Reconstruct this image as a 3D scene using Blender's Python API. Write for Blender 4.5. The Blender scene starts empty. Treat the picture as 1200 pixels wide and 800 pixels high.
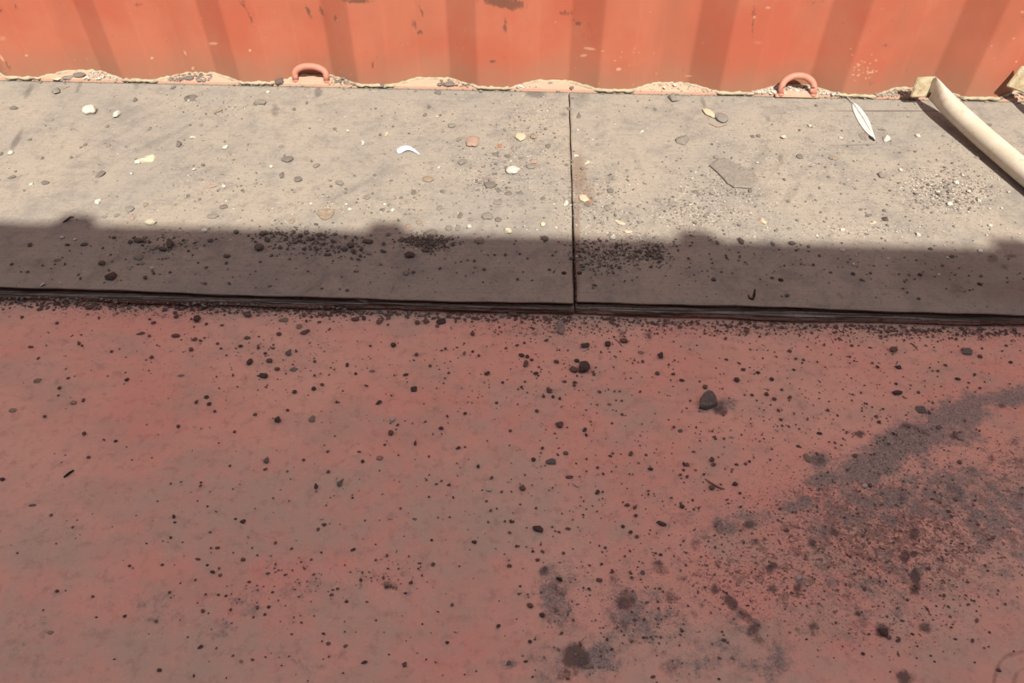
import bpy, bmesh, math, random
import numpy as np
from mathutils import Vector, Matrix, noise as mnoise

random.seed(7)
rng = np.random.default_rng(7)
SC = bpy.context.scene
COL = SC.collection

# ------------------------------------------------------------------ camera
# world: X runs along the container wall, Y points to the wall, Z is up
F, CAMH = 870.0, 0.87
d_ = np.array([-3.0, 840.0, F]); d_ /= np.linalg.norm(d_)
XV = -33500.0
yv_ = -((-3.0) * (XV - 600) + F * F) / 840.0
AX = -np.array([XV - 600, yv_, F]); AX /= np.linalg.norm(AX)
AZ = -d_
AY = np.cross(AZ, AX)
W3 = np.stack([AX, AY, AZ])                 # camera coords (right, down, forward) -> world
cd = bpy.data.cameras.new('camera'); cam = bpy.data.objects.new('camera', cd); COL.objects.link(cam)
cd.sensor_fit = 'HORIZONTAL'; cd.sensor_width = 36.0; cd.lens = F / 1200.0 * 36.0
cd.clip_start = 0.02
m = Matrix.Identity(4)
for i in range(3):
    m[i][0] = W3[i][0]; m[i][1] = -W3[i][1]; m[i][2] = -W3[i][2]
m[2][3] = CAMH
cam.matrix_world = m
SC.camera = cam

# ------------------------------------------------------------------ light
world = bpy.data.worlds.new('world'); SC.world = world; world.use_nodes = True
wn = world.node_tree.nodes; wl = world.node_tree.links
bg = wn['Background']; bg.inputs['Strength'].default_value = 0.84
bg.inputs['Color'].default_value = (0.85, 0.96, 1.05, 1)
SUN_E = 9.0
sd = bpy.data.lights.new('sun', 'SUN'); sd.energy = SUN_E; sd.angle = math.radians(0.6)
sd.color = (1.0, 0.93, 0.80)
sun = bpy.data.objects.new('sun', sd); COL.objects.link(sun)
SDIR = Vector((0.31, -1.0, 1.30))            # towards the sun
sun.rotation_euler = SDIR.to_track_quat('Z', 'Y').to_euler()
sun.location = (1, -2, 4)
SC.view_settings.view_transform = 'Standard'
SC.view_settings.look = 'None'
SC.view_settings.exposure = 0.0
SC.view_settings.gamma = 1.0
SC.view_settings.use_curve_mapping = False

# ------------------------------------------------------------------ helpers
def at(px, py, z=0.0):
    w = W3 @ np.array([px - 600.0, py - 400.0, F])
    t = (z - CAMH) / w[2]
    return Vector((w[0] * t, w[1] * t, z))

def at_y(px, py, y):
    w = W3 @ np.array([px - 600.0, py - 400.0, F])
    t = y / w[1]
    return Vector((w[0] * t, y, w[2] * t + CAMH))

def project(P):                               # world points (n,3) -> pixels (n,2), depth
    q = (P - np.array([0, 0, CAMH])) @ W3     # = W3^T p
    return q[:, 0] / q[:, 2] * F + 600, q[:, 1] / q[:, 2] * F + 400, q[:, 2]

def tag(o, label=None, cat=None, group=None, kind=None):
    if label: o['label'] = label
    if cat: o['category'] = cat
    if group: o['group'] = group
    if kind: o['kind'] = kind
    return o

def empty(name, loc=(0, 0, 0), rz=0.0):
    o = bpy.data.objects.new(name, None); COL.objects.link(o)
    o.location = loc; o.rotation_euler = (0, 0, rz); o.empty_display_size = 0.05
    return o

def link(name, me, mat=None, parent=None):
    o = bpy.data.objects.new(name, me); COL.objects.link(o)
    if mat is not None and not me.materials: me.materials.append(mat)
    if parent is not None: o.parent = parent
    return o

def from_bm(name, bm, mat, parent=None, smooth=False):
    me = bpy.data.meshes.new(name); bmesh.ops.recalc_face_normals(bm, faces=bm.faces)
    bm.to_mesh(me); bm.free()
    if smooth:
        me.polygons.foreach_set('use_smooth', [True] * len(me.polygons))
    return link(name, me, mat, parent)

def add_box(bm, x0, x1, y0, y1, z0, z1):
    r = bmesh.ops.create_cube(bm, size=1.0)
    for v in r['verts']:
        v.co = Vector(((x0 + x1) / 2 + v.co.x * (x1 - x0), (y0 + y1) / 2 + v.co.y * (y1 - y0), (z0 + z1) / 2 + v.co.z * (z1 - z0)))
    return r['verts']

def grid_mesh(name, X, Y, Z):                 # arrays (ny,nx)
    ny, nx = X.shape
    co = np.stack([X, Y, Z], -1).reshape(-1, 3).astype(np.float32)
    me = bpy.data.meshes.new(name)
    i = np.arange(ny * nx).reshape(ny, nx)
    q = np.stack([i[:-1, :-1], i[:-1, 1:], i[1:, 1:], i[1:, :-1]], -1).reshape(-1, 4).astype(np.int32)
    me.vertices.add(len(co)); me.vertices.foreach_set('co', co.ravel())
    me.loops.add(q.size); me.loops.foreach_set('vertex_index', q.ravel())
    me.polygons.add(len(q)); me.polygons.foreach_set('loop_start', np.arange(0, q.size, 4, dtype=np.int32))
    me.update(calc_edges=True); me.validate()
    return me, co

def set_attr(me, name, vals):
    a = me.attributes.new(name, 'FLOAT', 'POINT'); a.data.foreach_set('value', np.asarray(vals, np.float32))

def sstep(a, b, x):
    t = np.clip((x - a) / (b - a), 0, 1); return t * t * (3 - 2 * t)

def blobs(u, v, lst):
    """soft ellipses: (x, y, rx, ry, angle_deg, strength)"""
    out = np.zeros_like(u)
    for x, y, rx, ry, an, s in lst:
        c, sn = math.cos(math.radians(an)), math.sin(math.radians(an))
        dx, dy = u - x, -(v - y)
        a = (dx * c + dy * sn) / rx; b = (-dx * sn + dy * c) / ry
        out = np.maximum(out, s * np.exp(-0.5 * (a * a + b * b) ** 1.3))
    return out

# tube along points
def tube_bm(bm, pts, rad, seg=12, caps=True, flat=None):
    pts = [Vector(p) for p in pts]; n = len(pts); rings = []
    rads = rad if isinstance(rad, (list, tuple)) else [rad] * n
    up = Vector((0, 0, 1))
    for i, p in enumerate(pts):
        t = (pts[min(i + 1, n - 1)] - pts[max(i - 1, 0)]).normalized()
        a = t.cross(up)
        if a.length < 1e-3: a = Vector((1, 0, 0))
        a.normalize(); b = t.cross(a).normalized()
        fx, fz = flat[i] if flat else (1, 1)
        rings.append([bm.verts.new(p + a * math.cos(k * 2 * math.pi / seg) * rads[i] * fx + b * math.sin(k * 2 * math.pi / seg) * rads[i] * fz) for k in range(seg)])
    for i in range(n - 1):
        for k in range(seg):
            bm.faces.new((rings[i][k], rings[i][(k + 1) % seg], rings[i + 1][(k + 1) % seg], rings[i + 1][k]))
    if caps:
        bm.faces.new(rings[0]); bm.faces.new(rings[-1][::-1])

# ------------------------------------------------------------------ materials
def srgb(r, g, b):
    f = lambda c: (c / 255 / 12.92) if c / 255 <= 0.04045 else ((c / 255 + 0.055) / 1.055) ** 2.4
    return (f(r), f(g), f(b), 1.0)

class Mat:
    def __init__(s, name, rough=0.9):
        s.m = bpy.data.materials.new(name); s.m.use_nodes = True
        s.nt = s.m.node_tree; s.n = s.nt.nodes; s.l = s.nt.links
        s.b = s.n['Principled BSDF']; s.b.inputs['Roughness'].default_value = rough
        s.b.inputs['Specular IOR Level'].default_value = 0.25
        s.co = s.n.new('ShaderNodeTexCoord').outputs['Object']
    def mapped(s, scale, loc=(0, 0, 0)):
        k = s.n.new('ShaderNodeMapping'); k.inputs['Scale'].default_value = scale; k.inputs['Location'].default_value = loc
        s.l.new(s.co, k.inputs['Vector']); return k.outputs[0]
    def noise(s, scale, detail=4, rough=0.55, vec=None, dist=0.0):
        k = s.n.new('ShaderNodeTexNoise'); k.inputs['Scale'].default_value = scale
        k.inputs['Detail'].default_value = detail; k.inputs['Roughness'].default_value = rough; k.inputs['Distortion'].default_value = dist
        s.l.new(vec or s.co, k.inputs['Vector']); return k.outputs['Fac']
    def voro(s, scale, vec=None, feature='F1', out='Distance', rnd=1.0):
        k = s.n.new('ShaderNodeTexVoronoi'); k.inputs['Scale'].default_value = scale; k.feature = feature
        k.inputs['Randomness'].default_value = rnd
        s.l.new(vec or s.co, k.inputs['Vector']); return k.outputs[out]
    def attr(s, name):
        k = s.n.new('ShaderNodeAttribute'); k.attribute_name = name; return k.outputs['Fac']
    def math(s, op, a, b=0.0, c=None, clamp=False):
        k = s.n.new('ShaderNodeMath'); k.operation = op; k.use_clamp = clamp
        for i, v in enumerate((a, b, c)):
            if v is None: continue
            if isinstance(v, (int, float)): k.inputs[i].default_value = v
            else: s.l.new(v, k.inputs[i])
        return k.outputs[0]
    def ramp(s, x, lo, hi, a=0.0, b=1.0):
        k = s.n.new('ShaderNodeMapRange'); k.interpolation_type = 'SMOOTHSTEP'
        for i, v in enumerate((x, lo, hi, a, b)):
            if isinstance(v, (int, float)): k.inputs[i].default_value = v
            else: s.l.new(v, k.inputs[i])
        return k.outputs[0]
    def mix(s, fac, a, b):
        k = s.n.new('ShaderNodeMix'); k.data_type = 'RGBA'
        for i, v in ((0, fac), (6, a), (7, b)):
            if isinstance(v, (int, float, tuple)): k.inputs[i].default_value = v
            else: s.l.new(v, k.inputs[i])
        return k.outputs[2]
    def color(s, c):
        if isinstance(c, tuple): s.b.inputs['Base Color'].default_value = c
        else: s.l.new(c, s.b.inputs['Base Color'])
    def bump(s, h, strength=0.3, dist=0.002):
        k = s.n.new('ShaderNodeBump'); k.inputs['Strength'].default_value = strength; k.inputs['Distance'].default_value = dist
        s.l.new(h, k.inputs['Height']); s.l.new(k.outputs[0], s.b.inputs['Normal'])

def rgb(r, g, b): return (r, g, b, 1.0)

# --- red steel floor
M = Mat('red_steel_floor', 0.75)
red = rgb(0.60, 0.285, 0.228); pink = rgb(0.61, 0.35, 0.275); dull = rgb(0.46, 0.305, 0.24); dust = rgb(0.43, 0.33, 0.265)
n1 = M.noise(3.2, 5, 0.6); n2 = M.noise(9, 6, 0.65, M.mapped((1, 1.6, 1), (3, 1, 0))); n3 = M.noise(60, 5, 0.7)
c = M.mix(M.ramp(n1, 0.35, 0.65), red, pink)
c = M.mix(M.math('MULTIPLY', M.ramp(n2, 0.44, 0.66), 0.75), c, dull)
film = M.math('ADD', M.attr('film'), M.math('MULTIPLY', M.math('SUBTRACT', M.noise(26, 6, 0.7), 0.5), 1.1))
c = M.mix(M.math('MULTIPLY', M.ramp(film, 0.12, 0.68), 0.85), c, dust)
# fine rust specks everywhere, denser where crud
crud = M.attr('crud')
v1 = M.noise(150, 3, 0.6); v2 = M.noise(330, 2, 0.6, M.mapped((1, 1.3, 1), (5, 2, 0)))
thr1 = M.math('SUBTRACT', 0.76, M.math('MULTIPLY', crud, 0.22))
c = M.mix(M.math('MULTIPLY', M.ramp(M.math('SUBTRACT', v1, thr1), 0.0, 0.035), 0.8), c, rgb(0.115, 0.045, 0.036))
vb = M.noise(48, 6, 0.72, M.mapped((1, 1.2, 1), (8, 3, 0)))
c = M.mix(M.math('MULTIPLY', M.ramp(M.math('SUBTRACT', vb, M.math('SUBTRACT', 0.80, M.math('MULTIPLY', crud, 0.34))), 0.0, 0.06), 0.6), c, rgb(0.16, 0.095, 0.08))
thr2 = M.math('SUBTRACT', 0.74, M.math('MULTIPLY', crud, 0.20))
c = M.mix(M.math('MULTIPLY', M.ramp(M.math('SUBTRACT', v2, thr2), 0.0, 0.04), 0.7), c, rgb(0.10, 0.055, 0.045))
c = M.mix(M.math('MULTIPLY', M.ramp(n3, 0.48, 0.72), 0.45), c, rgb(0.27, 0.16, 0.135))
c = M.mix(M.math('MULTIPLY', M.ramp(M.noise(210, 3, 0.7, M.mapped((1, 1, 1), (3, 9, 0))), 0.56, 0.7), 0.35), c, rgb(0.62, 0.44, 0.37))
# dusty grey film and soot stains
gd = M.math('ADD', M.attr('greydust'), M.math('MULTIPLY', M.math('SUBTRACT', M.noise(38, 9, 0.88), 0.5), 3.0))
c = M.mix(M.math('MULTIPLY', M.ramp(gd, 0.28, 0.75), 0.9), c, M.mix(M.math('ADD', M.math('MULTIPLY', M.ramp(M.noise(110, 9, 0.9), 0.36, 0.66), 0.5), M.math('MULTIPLY', M.ramp(M.noise(330, 3, 0.8), 0.40, 0.62), 0.5)), rgb(0.085, 0.074, 0.070), rgb(0.35, 0.295, 0.27)))
so = M.math('ADD', M.attr('soot'), M.math('MULTIPLY', M.math('SUBTRACT', M.noise(42, 9, 0.80), 0.5), 2.0))
c = M.mix(M.math('MULTIPLY', M.ramp(so, 0.38, 0.80), 0.85), c, rgb(0.075, 0.052, 0.048))
# pale flecks
c = M.mix(M.ramp(M.voro(170, M.mapped((1, 1, 1), (1.7, 0.3, 0))), 0.05, 0.03), c, rgb(0.55, 0.42, 0.34)) if False else c
sw = M.attr('swirl')
c = M.mix(M.math('MULTIPLY', M.ramp(M.math('ADD', sw, M.math('MULTIPLY', M.math('SUBTRACT', M.noise(70, 6, 0.75), 0.5), 1.6)), 0.35, 1.1), 0.6), c, rgb(0.13, 0.06, 0.045))
M.color(c)
hb = M.math('ADD', M.math('MULTIPLY', v1, M.math('ADD', crud, 0.25)), M.math('MULTIPLY', n3, 0.3))
M.bump(hb, 0.35, 0.0015)
MFLOOR = M.m

# --- weathered plywood
M = Mat('weathered_plywood', 0.95)
g1 = rgb(0.225, 0.205, 0.180); g2 = rgb(0.165, 0.153, 0.140); tan = rgb(0.255, 0.225, 0.188)
grain = M.noise(9, 5, 0.6, M.mapped((0.7, 30, 5)))
big = M.noise(3.5, 5, 0.6); med = M.noise(16, 6, 0.7); fine = M.noise(190, 4, 0.75)
c = M.mix(M.ramp(big, 0.38, 0.62), g1, tan)
c = M.mix(M.math('MULTIPLY', M.ramp(med, 0.45, 0.68), 0.75), c, g2)
c = M.mix(M.math('MULTIPLY', M.ramp(grain, 0.5, 0.75), 0.25), c, rgb(0.13, 0.115, 0.10))
diag = M.noise(5, 4, 0.6, None)
k = M.n.new('ShaderNodeMapping'); k.inputs['Rotation'].default_value = (0, 0, math.radians(28)); k.inputs['Scale'].default_value = (1, 1, 1)
M.l.new(M.co, k.inputs['Vector']); k2 = M.n.new('ShaderNodeMapping'); k2.inputs['Scale'].default_value = (24, 3.5, 1); M.l.new(k.outputs[0], k2.inputs['Vector'])
dg = M.noise(1.0, 4, 0.6, k2.outputs[0])
c = M.mix(M.math('MULTIPLY', M.ramp(dg, 0.56, 0.74), 0.40), c, rgb(0.12, 0.11, 0.10))
mo = M.noise(48, 6, 0.75, M.mapped((1, 1, 1), (6, 2, 0)))
c = M.mix(M.math('MULTIPLY', M.ramp(mo, 0.52, 0.70), 0.55), c, rgb(0.125, 0.113, 0.103))
mp = M.noise(85, 5, 0.7, M.mapped((1, 1.2, 1), (1, 12, 0)))
c = M.mix(M.math('MULTIPLY', M.ramp(mp, 0.56, 0.72), 0.5), c, rgb(0.31, 0.275, 0.23))
fg = M.noise(20, 4, 0.7, M.mapped((1, 28, 1), (0, 5, 0)))
c = M.mix(M.math('MULTIPLY', M.ramp(fg, 0.52, 0.72), 0.35), c, rgb(0.115, 0.10, 0.09))
c = M.mix(M.math('MULTIPLY', M.ramp(fine, 0.54, 0.70), 0.55), c, rgb(0.09, 0.077, 0.067))
gr = M.attr('grit')
w1 = M.noise(300, 2, 0.6, M.mapped((1, 1, 1), (2, 7, 0)))
c = M.mix(M.ramp(M.math('SUBTRACT', w1, M.math('SUBTRACT', 0.74, M.math('MULTIPLY', gr, 0.14))), 0.0, 0.04), c, rgb(0.42, 0.38, 0.33))
w2 = M.noise(170, 3, 0.65, M.mapped((1, 1, 1), (9, 3, 0)))
c = M.mix(M.math('MULTIPLY', M.ramp(M.math('SUBTRACT', w2, M.math('SUBTRACT', 0.71, M.math('MULTIPLY', gr, 0.16))), 0.0, 0.04), 0.75), c, rgb(0.075, 0.06, 0.052))
st = M.math('ADD', M.attr('stain'), M.math('MULTIPLY', M.math('SUBTRACT', M.noise(55, 6, 0.7), 0.5), 0.8))
c = M.mix(M.math('MULTIPLY', M.ramp(st, 0.3, 0.8), 0.62), c, rgb(0.07, 0.064, 0.060))
c = M.mix(M.math('MULTIPLY', M.ramp(M.attr('rusty'), 0.15, 0.9), 0.55), c, rgb(0.125, 0.075, 0.05))
M.color(c)
M.bump(M.math('ADD', M.math('MULTIPLY', fine, 0.6), M.math('ADD', M.math('MULTIPLY', grain, 0.4), w2)), 0.35, 0.0015)
MPLY = M.m

# --- dark split edge of the board
M = Mat('dark_split_edge', 0.8)
e1 = M.noise(6, 5, 0.65, M.mapped((1.2, 60, 90)))
c = M.mix(M.ramp(e1, 0.42, 0.62), rgb(0.055, 0.040, 0.033), rgb(0.34, 0.275, 0.235))
c = M.mix(M.math('MULTIPLY', M.ramp(M.noise(120, 4, 0.7), 0.5, 0.65), 0.6), c, rgb(0.10, 0.06, 0.05))
M.color(c); M.bump(e1, 0.6, 0.003)
MEDGE = M.m

# --- orange-red wall paint
M = Mat('orange_red_wall_paint', 0.55)
p1 = rgb(0.335, 0.088, 0.052); p2 = rgb(0.345, 0.112, 0.069); p3 = rgb(0.27, 0.090, 0.055)
a1 = M.noise(5, 4, 0.6, M.mapped((1, 1, 1))); a2 = M.noise(2.2, 4, 0.6, M.mapped((3, 3, 1.2), (4, 2, 1)))
c = M.mix(M.ramp(a1, 0.38, 0.62), p1, p2)
c = M.mix(M.math('MULTIPLY', M.ramp(a2, 0.45, 0.68), 0.6), c, p3)
dz = M.math('ADD', M.attr('basedirt'), M.math('MULTIPLY', M.math('SUBTRACT', M.noise(24, 5, 0.65), 0.5), 0.55))
c = M.mix(M.math('MULTIPLY', M.ramp(dz, 0.25, 1.0), 0.72), c, rgb(0.235, 0.125, 0.082))
ru = M.math('ADD', M.attr('rust'), M.math('MULTIPLY', M.math('SUBTRACT', M.noise(120, 5, 0.7, M.mapped((1, 1, 0.5))), 0.5), 1.6))
c = M.mix(M.math('MULTIPLY', M.ramp(ru, 0.42, 0.8), 0.8), c, rgb(0.10, 0.05, 0.035))
ch = M.attr('chip')
c = M.mix(M.math('MULTIPLY', M.ramp(ch, 0.35, 0.8), 0.75), c, rgb(0.46, 0.27, 0.18))
sp = M.voro(30, M.mapped((1, 1, 1), (0.3, 0.1, 0.7)))
c = M.mix(M.math('MULTIPLY', M.ramp(sp, 0.06, 0.03), 0.5), c, rgb(0.12, 0.05, 0.035))
M.color(c); M.bump(M.noise(30, 4, 0.5), 0.06, 0.002)
MWALL = M.m

def simple(name, a, b, scale=40, rough=0.9, lo=0.4, hi=0.65, spots=None, bump=0.4):
    M = Mat(name, rough)
    n = M.noise(scale, 5, 0.65)
    c = M.mix(M.ramp(n, lo, hi), a, b)
    if spots is not None:
        c = M.mix(M.ramp(M.noise(scale * 3.1, 4, 0.7, M.mapped((1, 1, 1), (4, 4, 1))), 0.56, 0.66), c, spots)
    M.color(c); M.bump(n, bump, 0.001)
    return M.m

MRAIL = simple('pale_salmon_rail_paint', rgb(0.46, 0.27, 0.205), rgb(0.42, 0.30, 0.225), 18, 0.7, spots=rgb(0.33, 0.26, 0.19), bump=0.1)
MRING = simple('pink_ring_paint', rgb(0.40, 0.17, 0.125), rgb(0.34, 0.15, 0.11), 60, 0.6, bump=0.15)
MBEAD = simple('cream_sealant', rgb(0.33, 0.28, 0.20), rgb(0.24, 0.20, 0.15), 70, 0.9)
MPOLE = simple('cream_pole_paint', rgb(0.50, 0.46, 0.38), rgb(0.44, 0.40, 0.32), 14, 0.5, spots=rgb(0.42, 0.36, 0.265), bump=0.08)
MPLATE = simple('cream_rusty_plate_paint', rgb(0.38, 0.33, 0.23), rgb(0.27, 0.21, 0.13), 45, 0.7, spots=rgb(0.25, 0.15, 0.08), bump=0.3)
MRUST = simple('rust_spot', rgb(0.07, 0.025, 0.012), rgb(0.12, 0.05, 0.02), 200)
ST = {
 'd': simple('dark_rust_stone', rgb(0.115, 0.066, 0.056), rgb(0.19, 0.115, 0.098), 220, spots=rgb(0.06, 0.038, 0.034)),
 'k': simple('blackish_stone', rgb(0.060, 0.041, 0.037), rgb(0.11, 0.076, 0.067), 200),
 'v': simple('pale_gravel', rgb(0.22, 0.195, 0.165), rgb(0.32, 0.285, 0.24), 160),
 'b': simple('brown_grey_crumb', rgb(0.07, 0.054, 0.048), rgb(0.135, 0.107, 0.094), 220),
 'g': simple('grey_brown_stone', rgb(0.16, 0.143, 0.125), rgb(0.20, 0.178, 0.155), 160, spots=rgb(0.10, 0.086, 0.076)),
 'o': simple('dark_grey_stone', rgb(0.115, 0.101, 0.090), rgb(0.155, 0.137, 0.121), 160, spots=rgb(0.07, 0.059, 0.053)),
 't': simple('tan_stone', rgb(0.23, 0.18, 0.135), rgb(0.19, 0.15, 0.11), 150, spots=rgb(0.12, 0.09, 0.07)),
 'w': simple('white_stone', rgb(0.42, 0.40, 0.36), rgb(0.34, 0.32, 0.28), 120, bump=0.2),
 'y': simple('pale_yellow_stone', rgb(0.40, 0.37, 0.28), rgb(0.36, 0.32, 0.24), 120, bump=0.2),
 'c': simple('cream_orange_stone', rgb(0.43, 0.36, 0.265), rgb(0.40, 0.27, 0.18), 90, bump=0.2),
 'p': simple('pinkish_stone', rgb(0.30, 0.21, 0.165), rgb(0.25, 0.17, 0.13), 140, spots=rgb(0.15, 0.10, 0.075)),
 'r': simple('orange_rust_stone', rgb(0.32, 0.13, 0.07), rgb(0.25, 0.11, 0.06), 140),
}
MFEATHER = simple('white_feather', rgb(0.50, 0.48, 0.46), rgb(0.43, 0.41, 0.39), 60, 0.8, bump=0.1)
MFTIP = simple('black_feather_tip', rgb(0.02, 0.016, 0.015), rgb(0.04, 0.03, 0.03), 60)
MQUILL = simple('feather_quill', rgb(0.42, 0.38, 0.34), rgb(0.36, 0.31, 0.27), 60, 0.6)
MPLASTIC = simple('bluish_white_plastic', rgb(0.40, 0.40, 0.50), rgb(0.45, 0.44, 0.46), 60, 0.4, bump=0.05)
MWOODCHIP = simple('grey_wood_chip', rgb(0.20, 0.16, 0.14), rgb(0.27, 0.22, 0.19), 130, spots=rgb(0.09, 0.065, 0.055))
MTWIG = simple('brown_twig', rgb(0.16, 0.09, 0.06), rgb(0.25, 0.15, 0.10), 150)
MIRON = simple('black_iron', rgb(0.018, 0.013, 0.012), rgb(0.05, 0.03, 0.025), 200)

# ------------------------------------------------------------------ structure
PLYZ = 0.028; FRONT = 0.905; WALLY = 1.628; DEPTH = 0.040; PITCH = 0.280; X0R = -1.186
XL, XR = -3.0, 3.0
OPPY = -0.70                                  # inner face of the opposite wall

# floor: fine cells where the photograph looks, coarse outside
def axis(parts):
    out = []
    for a, b, s in parts: out.append(np.arange(a, b, s))
    out.append(np.array([parts[-1][1]])); return np.concatenate(out)
gx = axis([(XL, -1.05, 0.05), (-1.05, 1.05, 0.003), (1.05, XR, 0.05)])
gy = axis([(OPPY - 0.03, 0.25, 0.05), (0.25, 0.95, 0.003), (0.95, 1.70, 0.05)])
GX, GY = np.meshgrid(gx, gy)
me, co = grid_mesh('floor', GX, GY, np.zeros_like(GX))
vis = (co[:, 1] > 0.15)
u = np.full(len(co), -9999.0); v = u.copy()
uu, vv, _ = project(co[vis]); u[vis] = uu; v[vis] = vv
soot = blobs(u, v, [
 (676, 770, 17, 14, 0, 1.0), (668, 790, 20, 14, 0, .6), (733, 704, 11, 12, 0, .85), (732, 725, 18, 14, 0, .55), (735, 690, 4, 8, 0, .7), (776, 668, 11, 8, 0, .75), (772, 660, 8, 4, 0, .8),
 (786, 698, 12, 10, 0, .55), (637, 668, 7, 6, 30, .8), (652, 688, 11, 17, 30, .6), (648, 716, 10, 18, 0, .62), (655, 730, 8, 8, 0, .6), (637, 720, 5, 5, 0, .8),
 (838, 690, 7, 8, 0, .75), (856, 706, 14, 6, -45, .8), (872, 720, 12, 6, -45, .8), (883, 738, 8, 10, -30, .75), (888, 748, 16, 9, 0, .55), (745, 752, 10, 4, -15, .65), (785, 780, 14, 12, 0, .55), (778, 764, 6, 6, 0, .6), (818, 764, 10, 12, 0, .45),
 (811, 719, 7, 7, 0, .6), (842, 725, 8, 10, 0, .45), (815, 640, 8, 8, 0, .6), (842, 616, 9, 10, 30, .6), (880, 613, 12, 6, 15, .6), (806, 650, 6, 5, 0, .55), (862, 637, 5, 8, 0, .5), (718, 680, 7, 8, 0, .5),
 (1071, 627, 6, 9, 0, .95), (1061, 652, 6, 8, 0, .95), (1071, 649, 5, 4, 0, .9), (1072, 676, 6, 7, 0, .95), (1072, 690, 7, 9, 0, .8), (1083, 735, 10, 8, 0, .7), (1060, 793, 12, 9, 0, .85), (954, 735, 8, 10, 0, .65), (952, 637, 8, 5, -40, .75), (905, 665, 6, 9, -30, .8), (904, 690, 6, 6, 0, .85),
 (934, 690, 5, 9, 0, .8), (980, 624, 8, 5, 0, .7), (993, 700, 8, 10, 0, .6), (1010, 730, 14, 12, 0, .55), (988, 643, 8, 4, 0, .6), (915, 705, 7, 5, 0, .5), (908, 760, 10, 16, 20, .45), (1150, 675, 6, 5, 0, .5),
 (1035, 738, 10, 9, -20, .85), (960, 538, 10, 9, 0, .7), (1063, 500, 14, 5, 10, .65), (1077, 505, 14, 5, -20, .6), (1118, 510, 7, 6, 0, .6), (1008, 508, 10, 5, 10, .7), (985, 520, 8, 6, 0, .5), (1000, 575, 10, 8, 0, .5), (1175, 475, 7, 6, 0, .6), (1188, 518, 8, 6, 0, .6), (1162, 537, 7, 7, 0, .55), (1120, 545, 9, 8, 0, .55), (1140, 550, 6, 5, 0, .55), (1100, 560, 8, 10, 0, .45),
 (1138, 564, 8, 5, 0, .6), (1118, 575, 16, 7, -35, .55), (1155, 565, 14, 5, -40, .5), (1195, 580, 6, 10, 0, .5), (988, 593, 9, 5, 0, .6), (1058, 583, 9, 8, 0, .45), (936, 580, 8, 10, 0, .5), (1180, 622, 12, 10, 0, .5), (840, 474, 14, 7, 10, .62), (843, 481, 9, 6, 0, .8), (838, 469, 8, 3, 0, .6),
 (685, 432, 9, 7, 0, .7), (700, 600, 3, 3, 0, .3), (372, 674, 7, 5, 30, .55), (362, 690, 4, 8, 0, .6), (356, 675, 4, 3, 0, .5), (330, 690, 7, 3, 25, .5), (452, 685, 9, 6, 0, .6), (474, 673, 6, 5, -20, .55), (447, 672, 5, 3, 0, .5), (423, 683, 3, 8, 0, .5), (463, 688, 5, 3, -30, .6),
 (157, 742, 12, 4, 0, .6), (25, 750, 9, 8, 0, .45), (60, 640, 10, 9, 0, .35), (185, 700, 12, 10, 0, .28), (225, 732, 10, 12, 0, .3), (38, 552, 14, 3, 5, .4), (34, 606, 12, 5, 15, .35), (112, 705, 10, 9, 0, .3), (63, 418, 9, 6, 0, .3), (90, 588, 9, 6, 0, .35), (585, 377, 14, 4, 10, .2), (760, 392, 9, 7, 40, .6), (728, 392, 6, 6, 0, .6)])
gdust = blobs(u, v, [(1190, 465, 45, 12, 8, .8), (1120, 488, 44, 22, 20, .85), (1090, 505, 40, 18, 20, .8), (1060, 518, 42, 22, 25, .95), (1020, 545, 46, 20, 20, .9), (970, 562, 25, 12, 15, .7), (960, 540, 12, 10, 0, .8), (940, 590, 28, 10, 15, .7), (1125, 512, 26, 13, 0, .7), (1150, 470, 26, 10, 10, .7),
 (1180, 600, 60, 45, 0, .62), (1110, 575, 60, 36, 0, .62), (1050, 590, 80, 26, 10, .6), (1000, 600, 70, 30, 10, .5), (1040, 680, 120, 50, 0, .42), (860, 612, 45, 14, 12, .6), (800, 612, 40, 12, 10, .4), (650, 700, 17, 40, 10, .75), (740, 722, 40, 38, 0, .6), (665, 675, 20, 18, 0, .45), (780, 725, 40, 28, 0, .5), (700, 770, 30, 22, 0, .7), (640, 780, 22, 26, 0, .5), (840, 770, 60, 26, 0, .45), (905, 780, 26, 22, 0, .65), (880, 730, 40, 18, -10, .45), (1000, 740, 50, 20, 0, .4), (1180, 650, 50, 34, 0, .45), (1190, 700, 40, 20, 0, .35), (840, 475, 20, 9, 5, .7), (70, 555, 30, 10, 5, .2), (187, 712, 28, 22, 0, .4), (250, 745, 35, 22, 0, .35), (285, 705, 22, 20, 0, .4), (360, 770, 45, 20, 0, .35), (350, 690, 40, 28, 20, .3), (450, 680, 40, 24, 0, .3), (60, 620, 30, 24, 0, .25), (40, 750, 30, 30, 0, .3), (596, 777, 9, 8, 0, .6)])
crud = blobs(u, v, [(1050, 620, 190, 85, 0, 1.0), (900, 670, 130, 70, 0, .85), (780, 700, 110, 70, 0, .62), (1180, 560, 60, 60, 0, .85), (1150, 420, 60, 36, 0, .55), (1000, 430, 90, 26, 0, .4), (960, 385, 300, 10, 0, .8), (650, 385, 120, 12, 0, .75), (330, 365, 360, 9, 1, .8), (1100, 388, 130, 12, 0, .9), (760, 560, 150, 60, 0, .42), (930, 500, 100, 50, 0, .5), (1010, 730, 160, 40, 0, .7), (280, 690, 60, 50, 0, .35), (450, 670, 70, 34, 0, .4), (340, 690, 50, 30, 0, .4), (320, 420, 60, 40, 0, .3), (690, 430, 70, 40, 0, .4), (90, 640, 90, 30, 0, .25), (840, 580, 90, 30, 0, .5)])
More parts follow.
